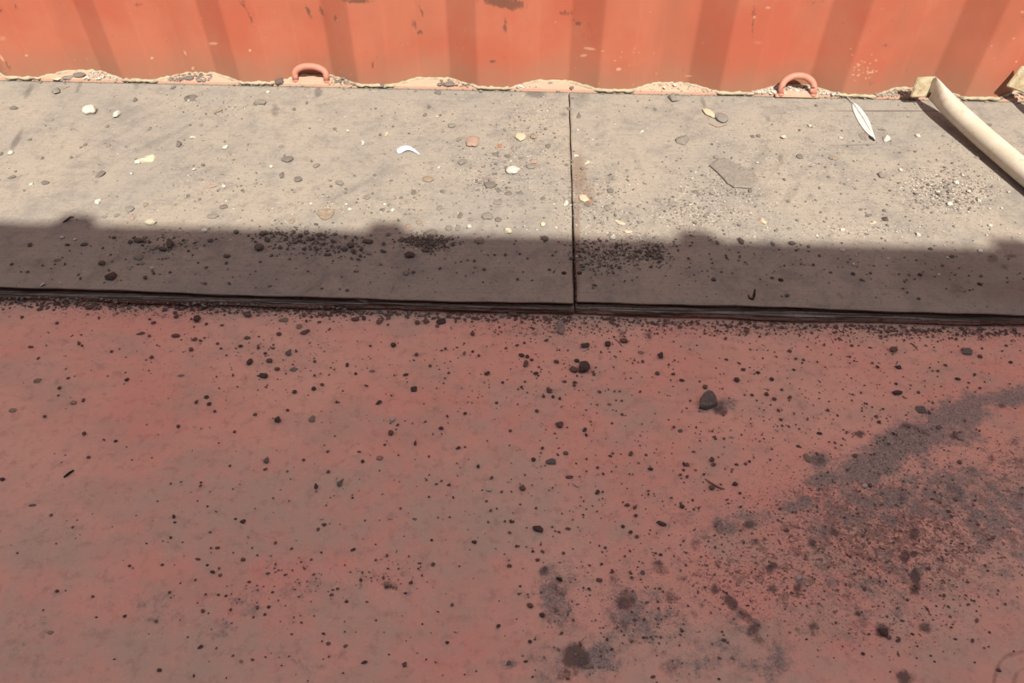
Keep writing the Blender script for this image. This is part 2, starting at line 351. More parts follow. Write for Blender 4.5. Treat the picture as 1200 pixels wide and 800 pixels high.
film = blobs(u, v, [(300, 600, 150, 60, 0, .55), (560, 600, 160, 70, 0, .5), (400, 560, 150, 30, 0, .4), (230, 760, 160, 60, 0, .5), (460, 720, 120, 70, 0, .35), (800, 780, 200, 50, 0, .45), (1100, 750, 150, 60, 0, .35), (940, 640, 120, 60, 0, .3), (60, 640, 80, 40, 0, .5), (20, 745, 60, 60, 0, .5), (60, 440, 60, 30, 0, .3), (600, 500, 80, 50, 0, .35), (730, 470, 40, 50, 0, .35)])
rr = np.hypot(u - 1215, (v - 800) * 1.15)
swirl = np.where((u > 1100) & (v > 740), np.clip(.85 * np.sin(rr / 3.4 + np.sin(u / 9) * .9) * sstep(70, 50, rr) * sstep(15, 28, rr), 0, 1), 0)
for nme, a in (('soot', soot), ('greydust', gdust), ('crud', crud), ('film', film), ('swirl', swirl)): set_attr(me, nme, a)
floor = tag(link('floor', me, MFLOOR), 'red painted steel floor of the container with rust crumbs and grey dust', kind='structure')
sol = floor.modifiers.new('thick', 'SOLIDIFY'); sol.thickness = 0.006; sol.offset = -1

# corrugated wall profile
def profile(x0, x1, phase, sgn=1, y=WALLY, depth=DEPTH):
    pts = []
    k = math.floor((x0 - phase) / PITCH)
    while phase + k * PITCH < x1 + PITCH:
        s = phase + k * PITCH
        pts += [(s, y), (s + .063, y + sgn * depth), (s + .135, y + sgn * depth), (s + .205, y)]
        k += 1
    return [p for p in pts if x0 <= p[0] <= x1]

def wall_grid(name, prof, zs, fine):
    xs, ys = [], []
    for (a, ya), (b, yb) in zip(prof[:-1], prof[1:]):
        L = math.hypot(b - a, yb - ya)
        st = 0.003 if (fine and -1.4 < a < 1.35) else 0.1
        n = max(1, int(L / st))
        # small rounding at the folds comes from the smooth shading-free bevel points
        for i in range(n): xs.append(a + (b - a) * i / n); ys.append(ya + (yb - ya) * i / n)
    xs.append(prof[-1][0]); ys.append(prof[-1][1])
    X, Z = np.meshgrid(np.array(xs), np.array(zs)); Y = np.tile(np.array(ys), (len(zs), 1))
    if fine:                                  # round the folds a little
        k = 2
        for _ in range(k):
            Y[:, 1:-1] = 0.25 * Y[:, :-2] + 0.5 * Y[:, 1:-1] + 0.25 * Y[:, 2:]
    return grid_mesh(name, X, Y, Z)

zs = np.concatenate([np.arange(0.026, 0.30, 0.003), np.arange(0.30, 2.26, 0.1), [2.26]])
me, co = wall_grid('wall_back', profile(XL, XR, X0R), zs, True)
uu, vv, dd = project(co)
off = (co[:, 2] > 0.33); uu = np.where(off, -9999, uu)
rust = blobs(uu, vv, [(590, 3, 22, 7, -10, 1.0), (592, 30, 3, 9, 0, .8), (420, 1, 16, 3, 0, .9), (362, 14, 3, 10, 25, .7), (375, 12, 3, 10, 30, .7), (392, 20, 4, 8, 35, .6), (485, 28, 3, 7, 20, .75), (493, 12, 3, 8, 20, .6), (492, 38, 4, 3, 0, .7), (437, 74, 2, 7, 0, .7), (618, 24, 2, 9, 10, .5), (665, 15, 12, 4, 0, .6), (675, 26, 8, 4, -20, .7), (690, 40, 12, 14, 0, .45), (640, 10, 4, 5, 0, .4), (20, 8, 5, 4, -40, .6), (2, 12, 4, 3, 0, .6), (162, 5, 8, 3, 0, .55), (290, 14, 2, 12, 25, .8), (285, 3, 4, 5, 0, .6), (238, 10, 5, 8, 40, .4), (882, 30, 1.5, 20, 0, .7), (884, 8, 1.5, 14, 0, .6), (960, 2, 14, 4, 0, .5), (400, 46, 3, 3, 0, .5), (1037, 53, 3, 3, 0, .7), (577, 72, 3, 2, 0, .9), (1022, 98, 6, 6, 0, .45), (1048, 80, 4, 4, 0, .45), (10, 77, 2, 8, 30, .7)])
chip = blobs(uu, vv, [(691, 57, 7, 1.5, -8, 1), (684, 65, 4, 1.5, 8, 1), (725, 81, 3, 1.8, 10, 1), (250, 51, 5, 1.6, 0, 1), (217, 62, 1.2, 4, 25, .8), (293, 59, 1.6, 1.6, 0, 1), (226, 80, 1.6, 2, 0, 1), (178, 68, 2, 1.5, 0, 1), (31, 65, 1.8, 1.4, 0, 1), (3, 45, 6, 4, 0, .55), (2, 68, 1.5, 5, 35, .9), (10, 76, 1.5, 4, 35, .6), (0, 90, 4, 3, 0, .9), (185, 12, 1.2, 10, 28, .5), (193, 32, 1.2, 9, 28, .5), (222, 30, 1.2, 9, 25, .45), (884, 20, 2, 2, 0, .8), (888, 50, 8, 3.5, 0, .5), (900, 9, 4, 2, 0, .7), (1034, 10, 4, 1, 0, .6), (705, 60, 2, 1, 0, .7), (807, 89, 5, 1, 0, .8), (651, 26, 1.5, 1.5, 0, .7), (762, 14, 2, 1, 0, .7), (824, 50, 1, 1, 0, .8), (1188, 45, 1.5, 1.5, 0, .9), (1162, 54, 1.2, 1.2, 0, .9), (1191, 72, 1.4, 1.4, 0, .9), (1198, 14, 3, 2, 0, .7)]
  + [(random.gauss(1014, 9), random.gauss(80, 9), random.uniform(.7, 1.5), random.uniform(.7, 1.3), 0, 1) for _ in range(34)]
  + [(random.uniform(700, 780), random.uniform(55, 100), 1, 1, 0, .9) for _ in range(14)]
  + [(random.uniform(0, 1200), random.uniform(0, 105), random.uniform(.6, 1.1), random.uniform(.6, 1.1), 0, .8) for _ in range(60)])
set_attr(me, 'rust', rust); set_attr(me, 'chip', chip)
set_attr(me, 'basedirt', np.clip(1.0 - (co[:, 2] - 0.03) / 0.13, 0, 1))
wb = tag(link('wall_back', me, MWALL), 'orange-red corrugated steel side wall of the container', kind='structure')
wb.modifiers.new('thick', 'SOLIDIFY').thickness = 0.003; wb.modifiers['thick'].offset = 1 if False else -1

# opposite wall (behind the camera) with its top rail and bow sockets: it throws the long shadow
zs2 = np.array([0.0, 0.5, 1.0, 1.5, 2.0, 2.26])
me, co = wall_grid('wall_front', profile(XL, XR, X0R, -1, OPPY), zs2, False)
for nme in ('rust', 'chip'): set_attr(me, nme, np.zeros(len(co)))
set_attr(me, 'basedirt', np.zeros(len(co)))
wf = tag(link('wall_front', me, MWALL), 'opposite corrugated side wall of the container', kind='structure')
wf.modifiers.new('thick', 'SOLIDIFY').thickness = 0.003

# rails
RAILZ = 0.034
bm = bmesh.new(); add_box(bm, XL, XR, WALLY - 0.001, WALLY + 0.075, -0.03, RAILZ)
tag(from_bm('trim_1', bm, MRAIL), 'salmon painted bottom rail under the corrugated wall', kind='structure')
TOPZ = 2.345
bm = bmesh.new(); add_box(bm, XL, XR, OPPY - 0.06, OPPY, 2.255, TOPZ)
tag(from_bm('trim_2', bm, MWALL), 'top rail of the opposite wall', kind='structure')
bm = bmesh.new(); add_box(bm, XL, XR, WALLY - 0.002, WALLY + 0.06, 2.255, TOPZ)
tag(from_bm('trim_3', bm, MWALL), 'top rail of the corrugated wall', kind='structure')
shift = SDIR.x * (1.08 - OPPY) + 0.013
bm = bmesh.new()
for xb in (-2.0, -1.43, -0.86, -0.279, 0.289, 0.858, 1.43, 2.0):
    x = xb + shift
    add_box(bm, x - 0.030, x + 0.030, OPPY - 0.055, OPPY - 0.003, TOPZ - 0.01, TOPZ + 0.042)
    add_box(bm, x - 0.038, x - 0.030, OPPY - 0.055, OPPY - 0.003, TOPZ - 0.01, TOPZ + 0.020)
    add_box(bm, x + 0.030, x + 0.038, OPPY - 0.055, OPPY - 0.003, TOPZ - 0.01, TOPZ + 0.020)
tag(from_bm('trim_4', bm, MWALL), 'bow sockets along the opposite top rail', kind='structure')

# cream sealant bead following the wall foot
bm = bmesh.new()
pr = profile(-1.6, 1.6, X0R)
pts = []
for (a, ya), (b, yb) in zip(pr[:-1], pr[1:]):
    for i in range(10):
        t = i / 10; pts.append((a + (b - a) * t + random.uniform(-.001, .001), ya + (yb - ya) * t - 0.002 + random.uniform(-.0015, .0012), RAILZ + random.uniform(-.001, .0015)))
tube_bm(bm, pts, [random.uniform(0.0028, 0.0052) for _ in pts], 6)
tag(from_bm('trim_5', bm, MBEAD, smooth=True), 'cream sealant bead along the foot of the corrugated wall', kind='structure')

# ------------------------------------------------------------------ plywood boards
SEAM = at(671, 250, PLYZ).x
SEAMB = at(671.5, 350, PLYZ).x
def board(name, xa, xb, label, y0, y1, fine=True, dz=0.0, wav=0.002):
    root = tag(empty(name, ((xa + xb) / 2, (y0 + y1) / 2, 0)), label, 'plywood board')
    ox, oy = root.location.x, root.location.y
    z = PLYZ + dz
    ax = axis([(xa, -1.45, .05), (-1.45, xb, .003)]) if fine and xa < -1.5 else (axis([(xa, 1.35, .003), (1.35, xb, .05)]) if fine else np.linspace(xa, xb, 60))
    if fine: ay = np.concatenate([[y0, y0 + .0008], np.arange(y0 + .003, y1 - .004, .0035), [y1]])
    else: ay = np.array([y0, y1])
    X, Y = np.meshgrid(ax, ay)
    ins = np.exp(-((Y - y0) / 0.004))          # worn front arris
    Z = z - 0.0008 * ins + 0.0004 * np.sin(X * 9) * np.sin(Y * 14)
    fr = wav * (np.sin(X * 5.1) + 0.5 * np.sin(X * 17.3 + 1) + 0.25 * np.sin(X * 61)) 
    Y2 = Y + fr * np.exp(-((Y - y0) / 0.02))
    if fine:
        sm = xb if xa < -1.5 else xa; sg = -1 if xa < -1.5 else 1
        X = X + sg * np.exp(-np.abs(X - sm) / 0.02) * (0.0021 * sstep(1.25, 0.93, Y) + 0.0004 * np.sin(Y * 60 + sg))
    # ring of skirt: front and sides go down to z-0.010
    X = np.vstack([X[:1], X[:1], X, X[-1:]]); Y2 = np.vstack([Y2[:1] + .009, Y2[:1] + .0006, Y2, Y2[-1:]]); Z = np.vstack([np.full_like(Z[:1], z - .0095), np.full_like(Z[:1], z - .0035), Z, np.full_like(Z[:1], z - .0095)])
    X = np.hstack([X[:, :1], X, X[:, -1:]]); Y2 = np.hstack([Y2[:, :1], Y2, Y2[:, -1:]]); e = np.full((Z.shape[0], 1), z - .0095); Z = np.hstack([e, Z, e])
    me, co = grid_mesh('top_sheet', X - ox, Y2 - oy, Z)
    w = co + np.array([ox, oy, 0])
    uu, vv, _ = project(w)
    if not fine: uu = np.full(len(w), -9999.0)
    stain = blobs(uu, vv, [(33, 108, 4, 10, -32, .7), (20, 164, 4, 13, -30, .8), (93, 100, 3, 12, -22, .7), (160, 100, 4, 7, 0, .6), (162, 130, 6, 12, -25, .35), (152, 152, 5, 8, -25, .4), (269, 158, 1.5, 9, 0, .6), (150, 175, 12, 20, -20, .2), (322, 130, 5, 8, 0, .65), (373, 108, 5, 6, 0, .85), (445, 137, 6, 9, 0, .35), (478, 190, 14, 10, 0, .35), (628, 110, 11, 4, 0, .95), (680, 115, 12, 12, 0, .55), (690, 125, 10, 10, 0, .35), (786, 118, 9, 7, 0, .5), (824, 120, 3, 7, 20, .7), (757, 185, 6, 8, 0, .45), (790, 192, 6, 6, 0, .45), (716, 209, 8, 6, 0, .55), (870, 226, 20, 8, 0, .45), (840, 212, 14, 8, -30, .35), (973, 150, 9, 5, 0, .5), (915, 187, 4, 8, 10, .6), (900, 140, 4, 6, 0, .6), (935, 155, 3, 6, 0, .4), (1040, 130, 70, .9, 0, .9), (1000, 170, 40, .8, 2, .7), (610, 240, 5, 4, 0, .5), (1060, 175, 12, 7, 0, .45), (660, 134, 6, 4, 0, .6), (624, 132, 6, 5, 0, .6), (585, 205, 12, 5, 0, .4), (545, 205, 14, 8, 0, .3), (575, 190, 14, 16, 0, .3), (575, 140, 20, 10, 0, .2),
      (30, 325, 5, 9, -30, .5), (205, 331, 12, 5, 0, .5), (100, 320, 20, 8, -30, .3), (1163, 303, 7, 6, 0, .75), (1185, 300, 8, 2.5, 0, .8), (1177, 313, 5, 3, -30, .7), (1122, 340, 12, 10, -30, .6), (1075, 312, 8, 8, -30, .4), (925, 322, 14, 9, -10, .5), (460, 338, 2, 9, -20, .6), (640, 325, 6, 8, 0, .4), (815, 328, 9, 10, 0, .35), (1010, 225, 20, 14, 0, .3), (1130, 235, 30, 18, 0, .3), (770, 300, 16, 8, 0, .5), (1035, 205, 7, 5, 0, .5)])
    grit = blobs(uu, vv, [(255, 125, 40, 12, 0, .5), (240, 215, 40, 22, 0, .5), (390, 240, 90, 12, 0, .6), (350, 285, 60, 16, 0, .8), (500, 285, 40, 13, 0, 1), (590, 200, 90, 40, 0, .7), (630, 150, 40, 50, 0, .7), (690, 230, 40, 50, 0, .8), (730, 290, 60, 26, 0, 1), (820, 250, 80, 22, 0, .9), (850, 220, 60, 30, 0, .8), (920, 180, 120, 60, 0, .55), (1110, 225, 60, 28, 0, 1.1), (1150, 180, 60, 50, 0, .5), (1000, 270, 160, 14, 0, .7), (950, 300, 60, 30, 0, .4), (195, 285, 50, 16, 0, .7), (1060, 130, 120, 25, 0, .35), (480, 140, 120, 30, 0, .35)])
    rusty = blobs(uu, vv, [(678, 205, 9, 24, 0, .9), (686, 228, 12, 14, 0, .7), (676, 290, 4, 60, 0, .9), (668, 180, 3, 70, 0, .5), (1090, 125, 20, 12, 0, .25), (1040, 130, 70, 1.2, 0, .6), (545, 165, 12, 12, 0, .3), (1130, 320, 90, 30, 0, .5), (1180, 340, 50, 18, 0, .6)])
    for nme, a in (('stain', stain), ('grit', grit), ('rusty', rusty)): set_attr(me, nme, a)
    link('top_sheet', me, MPLY, root)
    # lower split plies, standing a little proud of the sheet
    nx = 260 if fine else 12
    xs = np.linspace(xa, xb, nx)
    bm = bmesh.new()
    lay = [(0.0, 0.0045, 0.0015), (0.0055, 0.0155, -0.0050)]
    for li, (za, zb, dy) in enumerate(lay):
        prev = None
        for x in xs:
            wv = 0.0022 * math.sin(x * 7 + li * 2) + 0.0015 * math.sin(x * 23 + li) + (random.uniform(-.0008, .0008) if fine else 0)
            zz = 0.0008 * math.sin(x * 5 + li * 3)
            yf = y0 + dy + wv
            cur = [bm.verts.new((x - ox, yf - oy, max(0.0003, za + zz))), bm.verts.new((x - ox, yf - oy + .0005, zb + zz)), bm.verts.new((x - ox, y0 + .06 - oy, zb)), bm.verts.new((x - ox, y0 + .06 - oy, max(0.0003, za)))]
            if prev:
                for q in range(4): bm.faces.new((prev[q], prev[(q + 1) % 4], cur[(q + 1) % 4], cur[q]))
            else: bm.faces.new(cur)
            prev = cur
        bm.faces.new(prev[::-1])
    from_bm('lower_ply', bm, MEDGE, root)['label'] = 'dark split lower plies showing along the front edge'
    bm = bmesh.new(); add_box(bm, xa - ox, xb - ox, y0 + .012 - oy, y1 - .001 - oy, 0.0002, z - .0105)
    from_bm('core', bm, MEDGE, root)
    return root
board('plywood_board', XL + .01, SEAM - 0.0013, 'grey weathered plywood floor board left of the seam, along the wall', FRONT, WALLY - 0.003)
board('plywood_board', SEAM + 0.0013, XR - .01, 'grey weathered plywood floor board right of the seam, under the cream pole', FRONT + 0.0045, WALLY - 0.003)
board('plywood_board', XL + .01, XR - .01, 'plywood board along the opposite wall', OPPY + 0.004, -0.02, fine=False)

# ------------------------------------------------------------------ lashing rings
def ring(px, base_px, label, lean, yoff, sq, w=0.086):
    c = at_y(px, base_px, WALLY - 0.004)
    root = tag(empty('lashing_ring', (c.x, WALLY + yoff, RAILZ)), label, 'lashing ring', 'lashing rings at the foot of the wall')
    pts = []
    R = w / 2 - 0.006; leg = 0.016
    for i in range(5): pts.append((-R, -leg + 0.0 + i * leg / 4, 0))
    # local plane: v axis leans up and slightly back
    P = [(-R, 0.0)] + [(-R, .012)] + [(-R * math.cos(a), .012 + R * sq * math.sin(a)) for a in np.linspace(0, math.pi, 17)] + [(R, .012), (R, 0.0)]
    ca, sa = math.cos(math.radians(lean)), math.sin(math.radians(lean))
    bm = bmesh.new()
    tube_bm(bm, [(x, v * ca - 0.010, v * sa + 0.0045) for x, v in P], 0.0074, 12)
    from_bm('ring_bar', bm, MRING, root, True)
    bm = bmesh.new(); vs = add_box(bm, -R - 0.012, R + 0.012, -0.016, 0.008, -0.003, 0.0035)
    bmesh.ops.bevel(bm, geom=bm.edges[:], offset=0.0015, segments=2, affect='EDGES')
    from_bm('mounting_plate', bm, MRAIL, root)
    for s in (-1, 1):
        bm = bmesh.new(); bmesh.ops.create_uvsphere(bm, u_segments=10, v_segments=6, radius=0.0080)
        for v in bm.verts: v.co = Vector((v.co.x + s * R, v.co.y - 0.010, v.co.z * .7 + 0.003))
        from_bm('weld_bead', bm, MRING, root, True)
    return root
ring(934, 108, 'salmon lashing ring at the wall foot, nearest the white feather', 58, 0.003, .74)
ring(363, 97, 'salmon lashing ring at the wall foot, in the left half of the wall', 72, 0.020, .50)

# ------------------------------------------------------------------ cream roof bows
def roof_bow(A, B, label, plate, tilt, roll, rise):
    """A = wall end of the tube axis, B = far end; plate: size; the flattened end cranks up by rise"""
    A = Vector(A); B = Vector(B)
    root = tag(empty('roof_bow', (A.x, A.y, 0)), label, 'pole', None)
    d = (B - A).normalized(); L = (B - A).length
    o = Vector((A.x, A.y, 0)); a = A - o
    pts, rad, fl = [], [], []
    for t, fx, fz, up in ((0, .16, 1.20, 1), (.012, .20, 1.20, .95), (.028, .40, 1.16, .86), (.05, .72, 1.10, .72), (.078, .96, 1.0, .58), (.11, 1, 1, .46), (.2, 1, 1, .22), (.3, 1, 1, .08), (.42, 1, 1, .02), (.6, 1, 1, 0), (1.2, 1, 1, 0), (L - .1, 1, 1, 0), (L - .05, .7, 1.05, .1), (L, .2, 1.12, .2)):
        pts.append(a + d * t + Vector((0, 0, rise * up))); rad.append(0.0205); fl.append((fx, fz))
    bm = bmesh.new(); tube_bm(bm, pts, rad, 28, True, fl)
    from_bm('tube', bm, MPOLE, root, True)
    for end in (pts[0], pts[-1]):
        bm = bmesh.new(); w, h, th = plate
        add_box(bm, -w, 0.003, -th / 2, th / 2, -h / 2, h / 2)
        for v in bm.verts:
            if v.co.z > 0: v.co.x += 0.003
        bmesh.ops.bevel(bm, geom=[e for e in bm.edges], offset=0.0018, segments=2, affect='EDGES')
        R = Matrix.Rotation(math.radians(tilt), 4, 'X') @ Matrix.Rotation(math.radians(roll), 4, 'Y')
        bmesh.ops.transform(bm, matrix=Matrix.Translation(end) @ R, verts=bm.verts)
        p = from_bm('end_plate', bm, MPLATE, root)
        p['label'] = 'bent flat end plate with rust stains'
    return root, pts[0]
def bow_axis(end, mid, yw):
    a = at_y(end[0], end[1], yw); zm = PLYZ + .0235; m_ = at(mid[0], mid[1], zm)
    k = (m_.x - a.x) / (m_.y - a.y)
    return a, (m_.x + k * (-0.62 - m_.y), -0.62, PLYZ + 0.0215)
YW = 1.603
PA, PB = bow_axis((1090.5, 102.5), (1180, 186), YW)
b1, e1_ = roof_bow((PA.x, YW, PLYZ + .0235), PB, 'cream painted roof bow lying across the plywood, its bent end against the wall', (0.040, 0.044, 0.006), -14, -3, PA.z - PLYZ - .0215)
bm = bmesh.new()
bmesh.ops.create_circle(bm, cap_ends=True, radius=0.0040, segments=14)
bmesh.ops.transform(bm, matrix=Matrix.Translation(e1_ + Vector((-0.0088, -0.026, -.006))) @ Matrix.Rotation(math.radians(-80), 4, 'Y') @ Matrix.Scale(1.6, 4, (1, 0, 0)), verts=bm.verts)
ex = bmesh.ops.extrude_face_region(bm, geom=bm.faces[:])
for v in [g for g in ex['geom'] if isinstance(g, bmesh.types.BMVert)]: v.co.x -= 0.0015
from_bm('bolt_hole', bm, MRUST, b1)
roof_bow((1.100, YW + .006, PLYZ + 0.0235), (1.70, -0.62, PLYZ + 0.0215), 'second cream roof bow, only its end plate showing at the right edge beside the wall', (0.050, 0.048, 0.006), -14, 18, 0.030)

# ------------------------------------------------------------------ stones
def stone_bm(seed, angular=True, flat=1.0):
    r = random.Random(seed); bm = bmesh.new()
    if angular:
        n = r.randint(11, 16)
        for _ in range(n):
            v = Vector((r.gauss(0, 1), r.gauss(0, 1), r.gauss(0, 1))).normalized()
            v.z *= 0.9; bm.verts.new(v * r.uniform(.82, 1))
        bmesh.ops.convex_hull(bm, input=bm.verts)
        for v in [v for v in bm.verts if not v.link_faces]: bm.verts.remove(v)
        bmesh.ops.bevel(bm, geom=bm.edges[:], offset=0.07, segments=1, affect='EDGES')
    else:
        bmesh.ops.create_icosphere(bm, subdivisions=3, radius=1.0)
        off = Vector((seed * 3.1, seed * 1.7, 0))
        for v in bm.verts:
            k = 1 + 0.30 * mnoise.noise(v.co * 1.3 + off) + 0.12 * mnoise.noise(v.co * 3.7 + off)
            v.co *= k
    xs = [v.co.x for v in bm.verts]; ys = [v.co.y for v in bm.verts]; zz = [v.co.z for v in bm.verts]
    for v in bm.verts:
        v.co = Vector(((v.co.x - min(xs)) / (max(xs) - min(xs)) - .5, (v.co.y - min(ys)) / (max(ys) - min(ys)) - .5, (v.co.z - min(zz)) / (max(zz) - min(zz))))
        v.co.z = max(0.0, v.co.z - 0.12) / 0.88
    return bm
_cache = {}
def stone_mesh(var, ck):
    k = (var, ck)
    if k not in _cache:
        bm = stone_bm(var + 11, var % 3 != 2)
        me = bpy.data.meshes.new('stone'); bmesh.ops.recalc_face_normals(bm, faces=bm.faces); bm.to_mesh(me); bm.free()
        if var % 3 == 2: me.polygons.foreach_set('use_smooth', [True] * len(me.polygons))
        me.materials.append(ST[ck]); _cache[k] = me
    return _cache[k]

NCOL = {'d': 'dark rust-brown', 'b': 'dark brown', 'k': 'blackish', 'g': 'grey-brown', 'o': 'dark grey', 't': 'tan', 'w': 'white', 'y': 'pale yellow', 'c': 'cream-orange', 'p': 'pinkish', 'r': 'orange-rust'}
PLACED = []
def place(px, py, w, h, ck, z, rot=0, label=None, name=None, cat=None, group=None, tall=None, under=0.0):
    c = at(px, py, z)
    # pixel scale at that spot
    ppm = abs(project(np.array([[c.x + .005, c.y, z]]))[0][0] - project(np.array([[c.x - .005, c.y, z]]))[0][0]) * 100
    ppy = abs(project(np.array([[c.x, c.y + .005, z]]))[1][0] - project(np.array([[c.x, c.y - .005, z]]))[1][0]) * 100
    W = max(w / ppm, 0.0022)
    if tall is None: tall = 0.55 if ck in 'dkbwy' else 0.3
    D = max(h / ppy * 0.82, 0.0022)
    H = min(W, D) * tall
    if D > 2.2 * W: D = 2.2 * W
    for q in PLACED:
        if (q[0] - c.x) ** 2 + (q[1] - c.y) ** 2 < (0.42 * (max(W, D) * 0.8 + q[2])) ** 2:
            k = 0.8; W *= k; D *= k
            break
    PLACED.append((c.x, c.y, max(W, D) * 0.8))
    rs = random.Random(int(px * 7 + py * 131))
    o = bpy.data.objects.new(name or 'pebble', stone_mesh(rs.randrange(15), ck)); COL.objects.link(o)
    o.location = (c.x, c.y, z - under); o.scale = (W, D, max(H, 0.0012)); o.rotation_euler = (0, 0, math.radians(rot) if rot else rs.uniform(-.2, .2))
    return tag(o, label, cat or 'pebble', group)

# ---- stones that stand out, each with its own description: x, y, w, h, colour, rotation, label
BOARD_BIG = """
106 132 15 9 w 0|greenish-white wedge stone on the sunlit plywood, left of the round white pebble
138 136 9 9 w 0|round white pebble on the sunlit plywood, right of the wedge stone
172 187 20 9 y 15|large flat cream stone on the sunlit plywood near the left end
162 191 7 5 w 0|small white chip touching the left tip of the large flat cream stone
68 108 14 8 g 25|flat grey lump near the wall foot at the far left
223 115 14 9 o 0|dark grey flat stone on sunlit plywood below the second recess from the left
212 170 10 8 o 0|dark grey stone on sunlit plywood right of the large flat cream stone
264 173 8 7 w 0|white chip on sunlit plywood at the left quarter
14 127 15 6 o 15|long dark grey lump at the far left of the sunlit plywood
305 122 14 9 g 0|grey-brown flat stone on the plywood below and left of the left lashing ring
328 98 13 8 b 0|reddish-brown stone beside the wall foot, left of the left lashing ring
554 167 16 15 p 0|rough pinkish-tan stone on sunlit plywood, left of the small orange piece
585 171 7 6 r 0|small orange-rust piece right of the rough pinkish-tan stone
542 191 11 9 g 0|grey-brown stone below the rough pinkish-tan stone
337 188 14 8 o 20|dark grey elongated stone in the left third of sunlit plywood
610 162 13 11 c 0|bright cream angular stone left of the board seam
623 160 13 9 t 0|tan gravel lump touching the bright cream angular stone
601 202 17 9 w 10|cream-white oval stone left of the seam, above the dark crumb cluster
800 165 17 13 g -20|angular grey flake above the large flat slab
790 116 15 12 g 0|flat grey flake near the wall foot, right of the seam
831 134 11 14 c 25|cream shell-shaped piece touching a grey round concretion
845 140 16 13 g 0|grey round concretion beside the cream shell-shaped piece
937 184 8 6 o 0|small dark grey stone right of the large flat slab
977 186 12 5 t 0|flat brownish chip below the white feather
1038 164 9 7 w 0|whitish stone right of the feather tip
684 233 11 11 c 20|cream-orange stone beside the seam in the rusty stain
693 237 7 4 r 0|small orange chip right of the cream-orange stone by the seam
688 241 8 7 o 0|dark grey stone below the cream-orange stone by the seam
895 260 11 9 c 30|cream-orange chip near the shadow line, right of the slab
749 261 5 5 o 0|dark pebble between the seam and the orange chips at the shadow line
727 262 12 5 c -30|orange-tan splinter near the shadow line, right of the seam
718 278 8 7 w 0|white angular chip on the shadow line right of the seam
736 272 10 4 c 0|orange-tan flake on the shadow line right of the white angular chip
1037 257 8 6 k 0|lone blackish stone just above the shadow line, right half
331 206 8 9 o 10|oval grey stone above and left of the largest tan stone
349 211 10 7 o -10|grey pebble right of the oval grey stone
397 216 11 9 g 0|round grey-brown stone above and right of the largest tan stone
502 211 14 8 t 0|round tan stone on sunlit plywood left of the dark grey cluster
506 273 16 9 g 0|light grey stone on the shadow line above the dark crumb cluster
571 254 14 9 g 0|grey stone just above the shadow line, left of the seam
595 273 9 9 y 0|pale yellow stone crossing the shadow line left of the seam
562 282 12 9 t 0|tan-brown stone just inside the shadow, right of the dark crumb cluster
478 265 6 5 p 0|small pink pebble just above the shadow line
116 237 8 7 w 0|white pebble above the shadow line in the left part
177 262 14 7 y 0|pale yellow flat stone on the shadow line at left
152 246 11 8 g 0|grey stone up and left of the pale yellow flat stone
171 240 6 5 t 0|tan pebble right above the pale yellow flat stone
250 254 14 7 g 0|grey-brown flat stone above the shadow line at left quarter
247 219 15 4 p 10|rusty pinkish-brown flake among white specks at left quarter
118 205 12 8 o 25|dark grey stone at left, above the white pebble near the shadow
262 243 9 6 o 20|dark grey elongated stone right above the grey-brown flat stone
180 291 8 7 g 0|light grey stone in the shadow, left of a dark clump
191 294 10 7 b 0|dark brown stone in the shadow, right of the light grey stone
203 288 13 10 b 0|largest dark crumbly clump in the left part of the shadow strip
163 302 13 8 g 0|grey-white oval stone in the shaded plywood at left
131 325 14 10 k 0|dark hollow flake near the front edge of the plywood at left
449 295 9 4 b -40|narrow dark splinter in the shaded plywood left of the crumb cluster
480 300 12 7 k 0|dark stone under the crumb cluster in the shaded plywood
432 298 7 6 g 0|grey outlined pebble in the shaded plywood left of centre
431 284 13 5 b 0|dark flat crumb beneath the second shadow bump
870 284 9 8 k 0|dark jagged crumb in the shadow right of the third bump
638 281 10 6 b 0|brown flat crumb in the shadow just left of the seam
476 320 8 8 g 0|grey pebble in the shaded plywood below the dark cluster
714 245 12 7 g 0|grey outlined flat stone above the shadow line, right of the seam
1033 206 11 9 g 0|grey clump of dust near the centre of the right board
50 334 5 5 w 0|tiny white chip at the front edge of the board, far left
"""
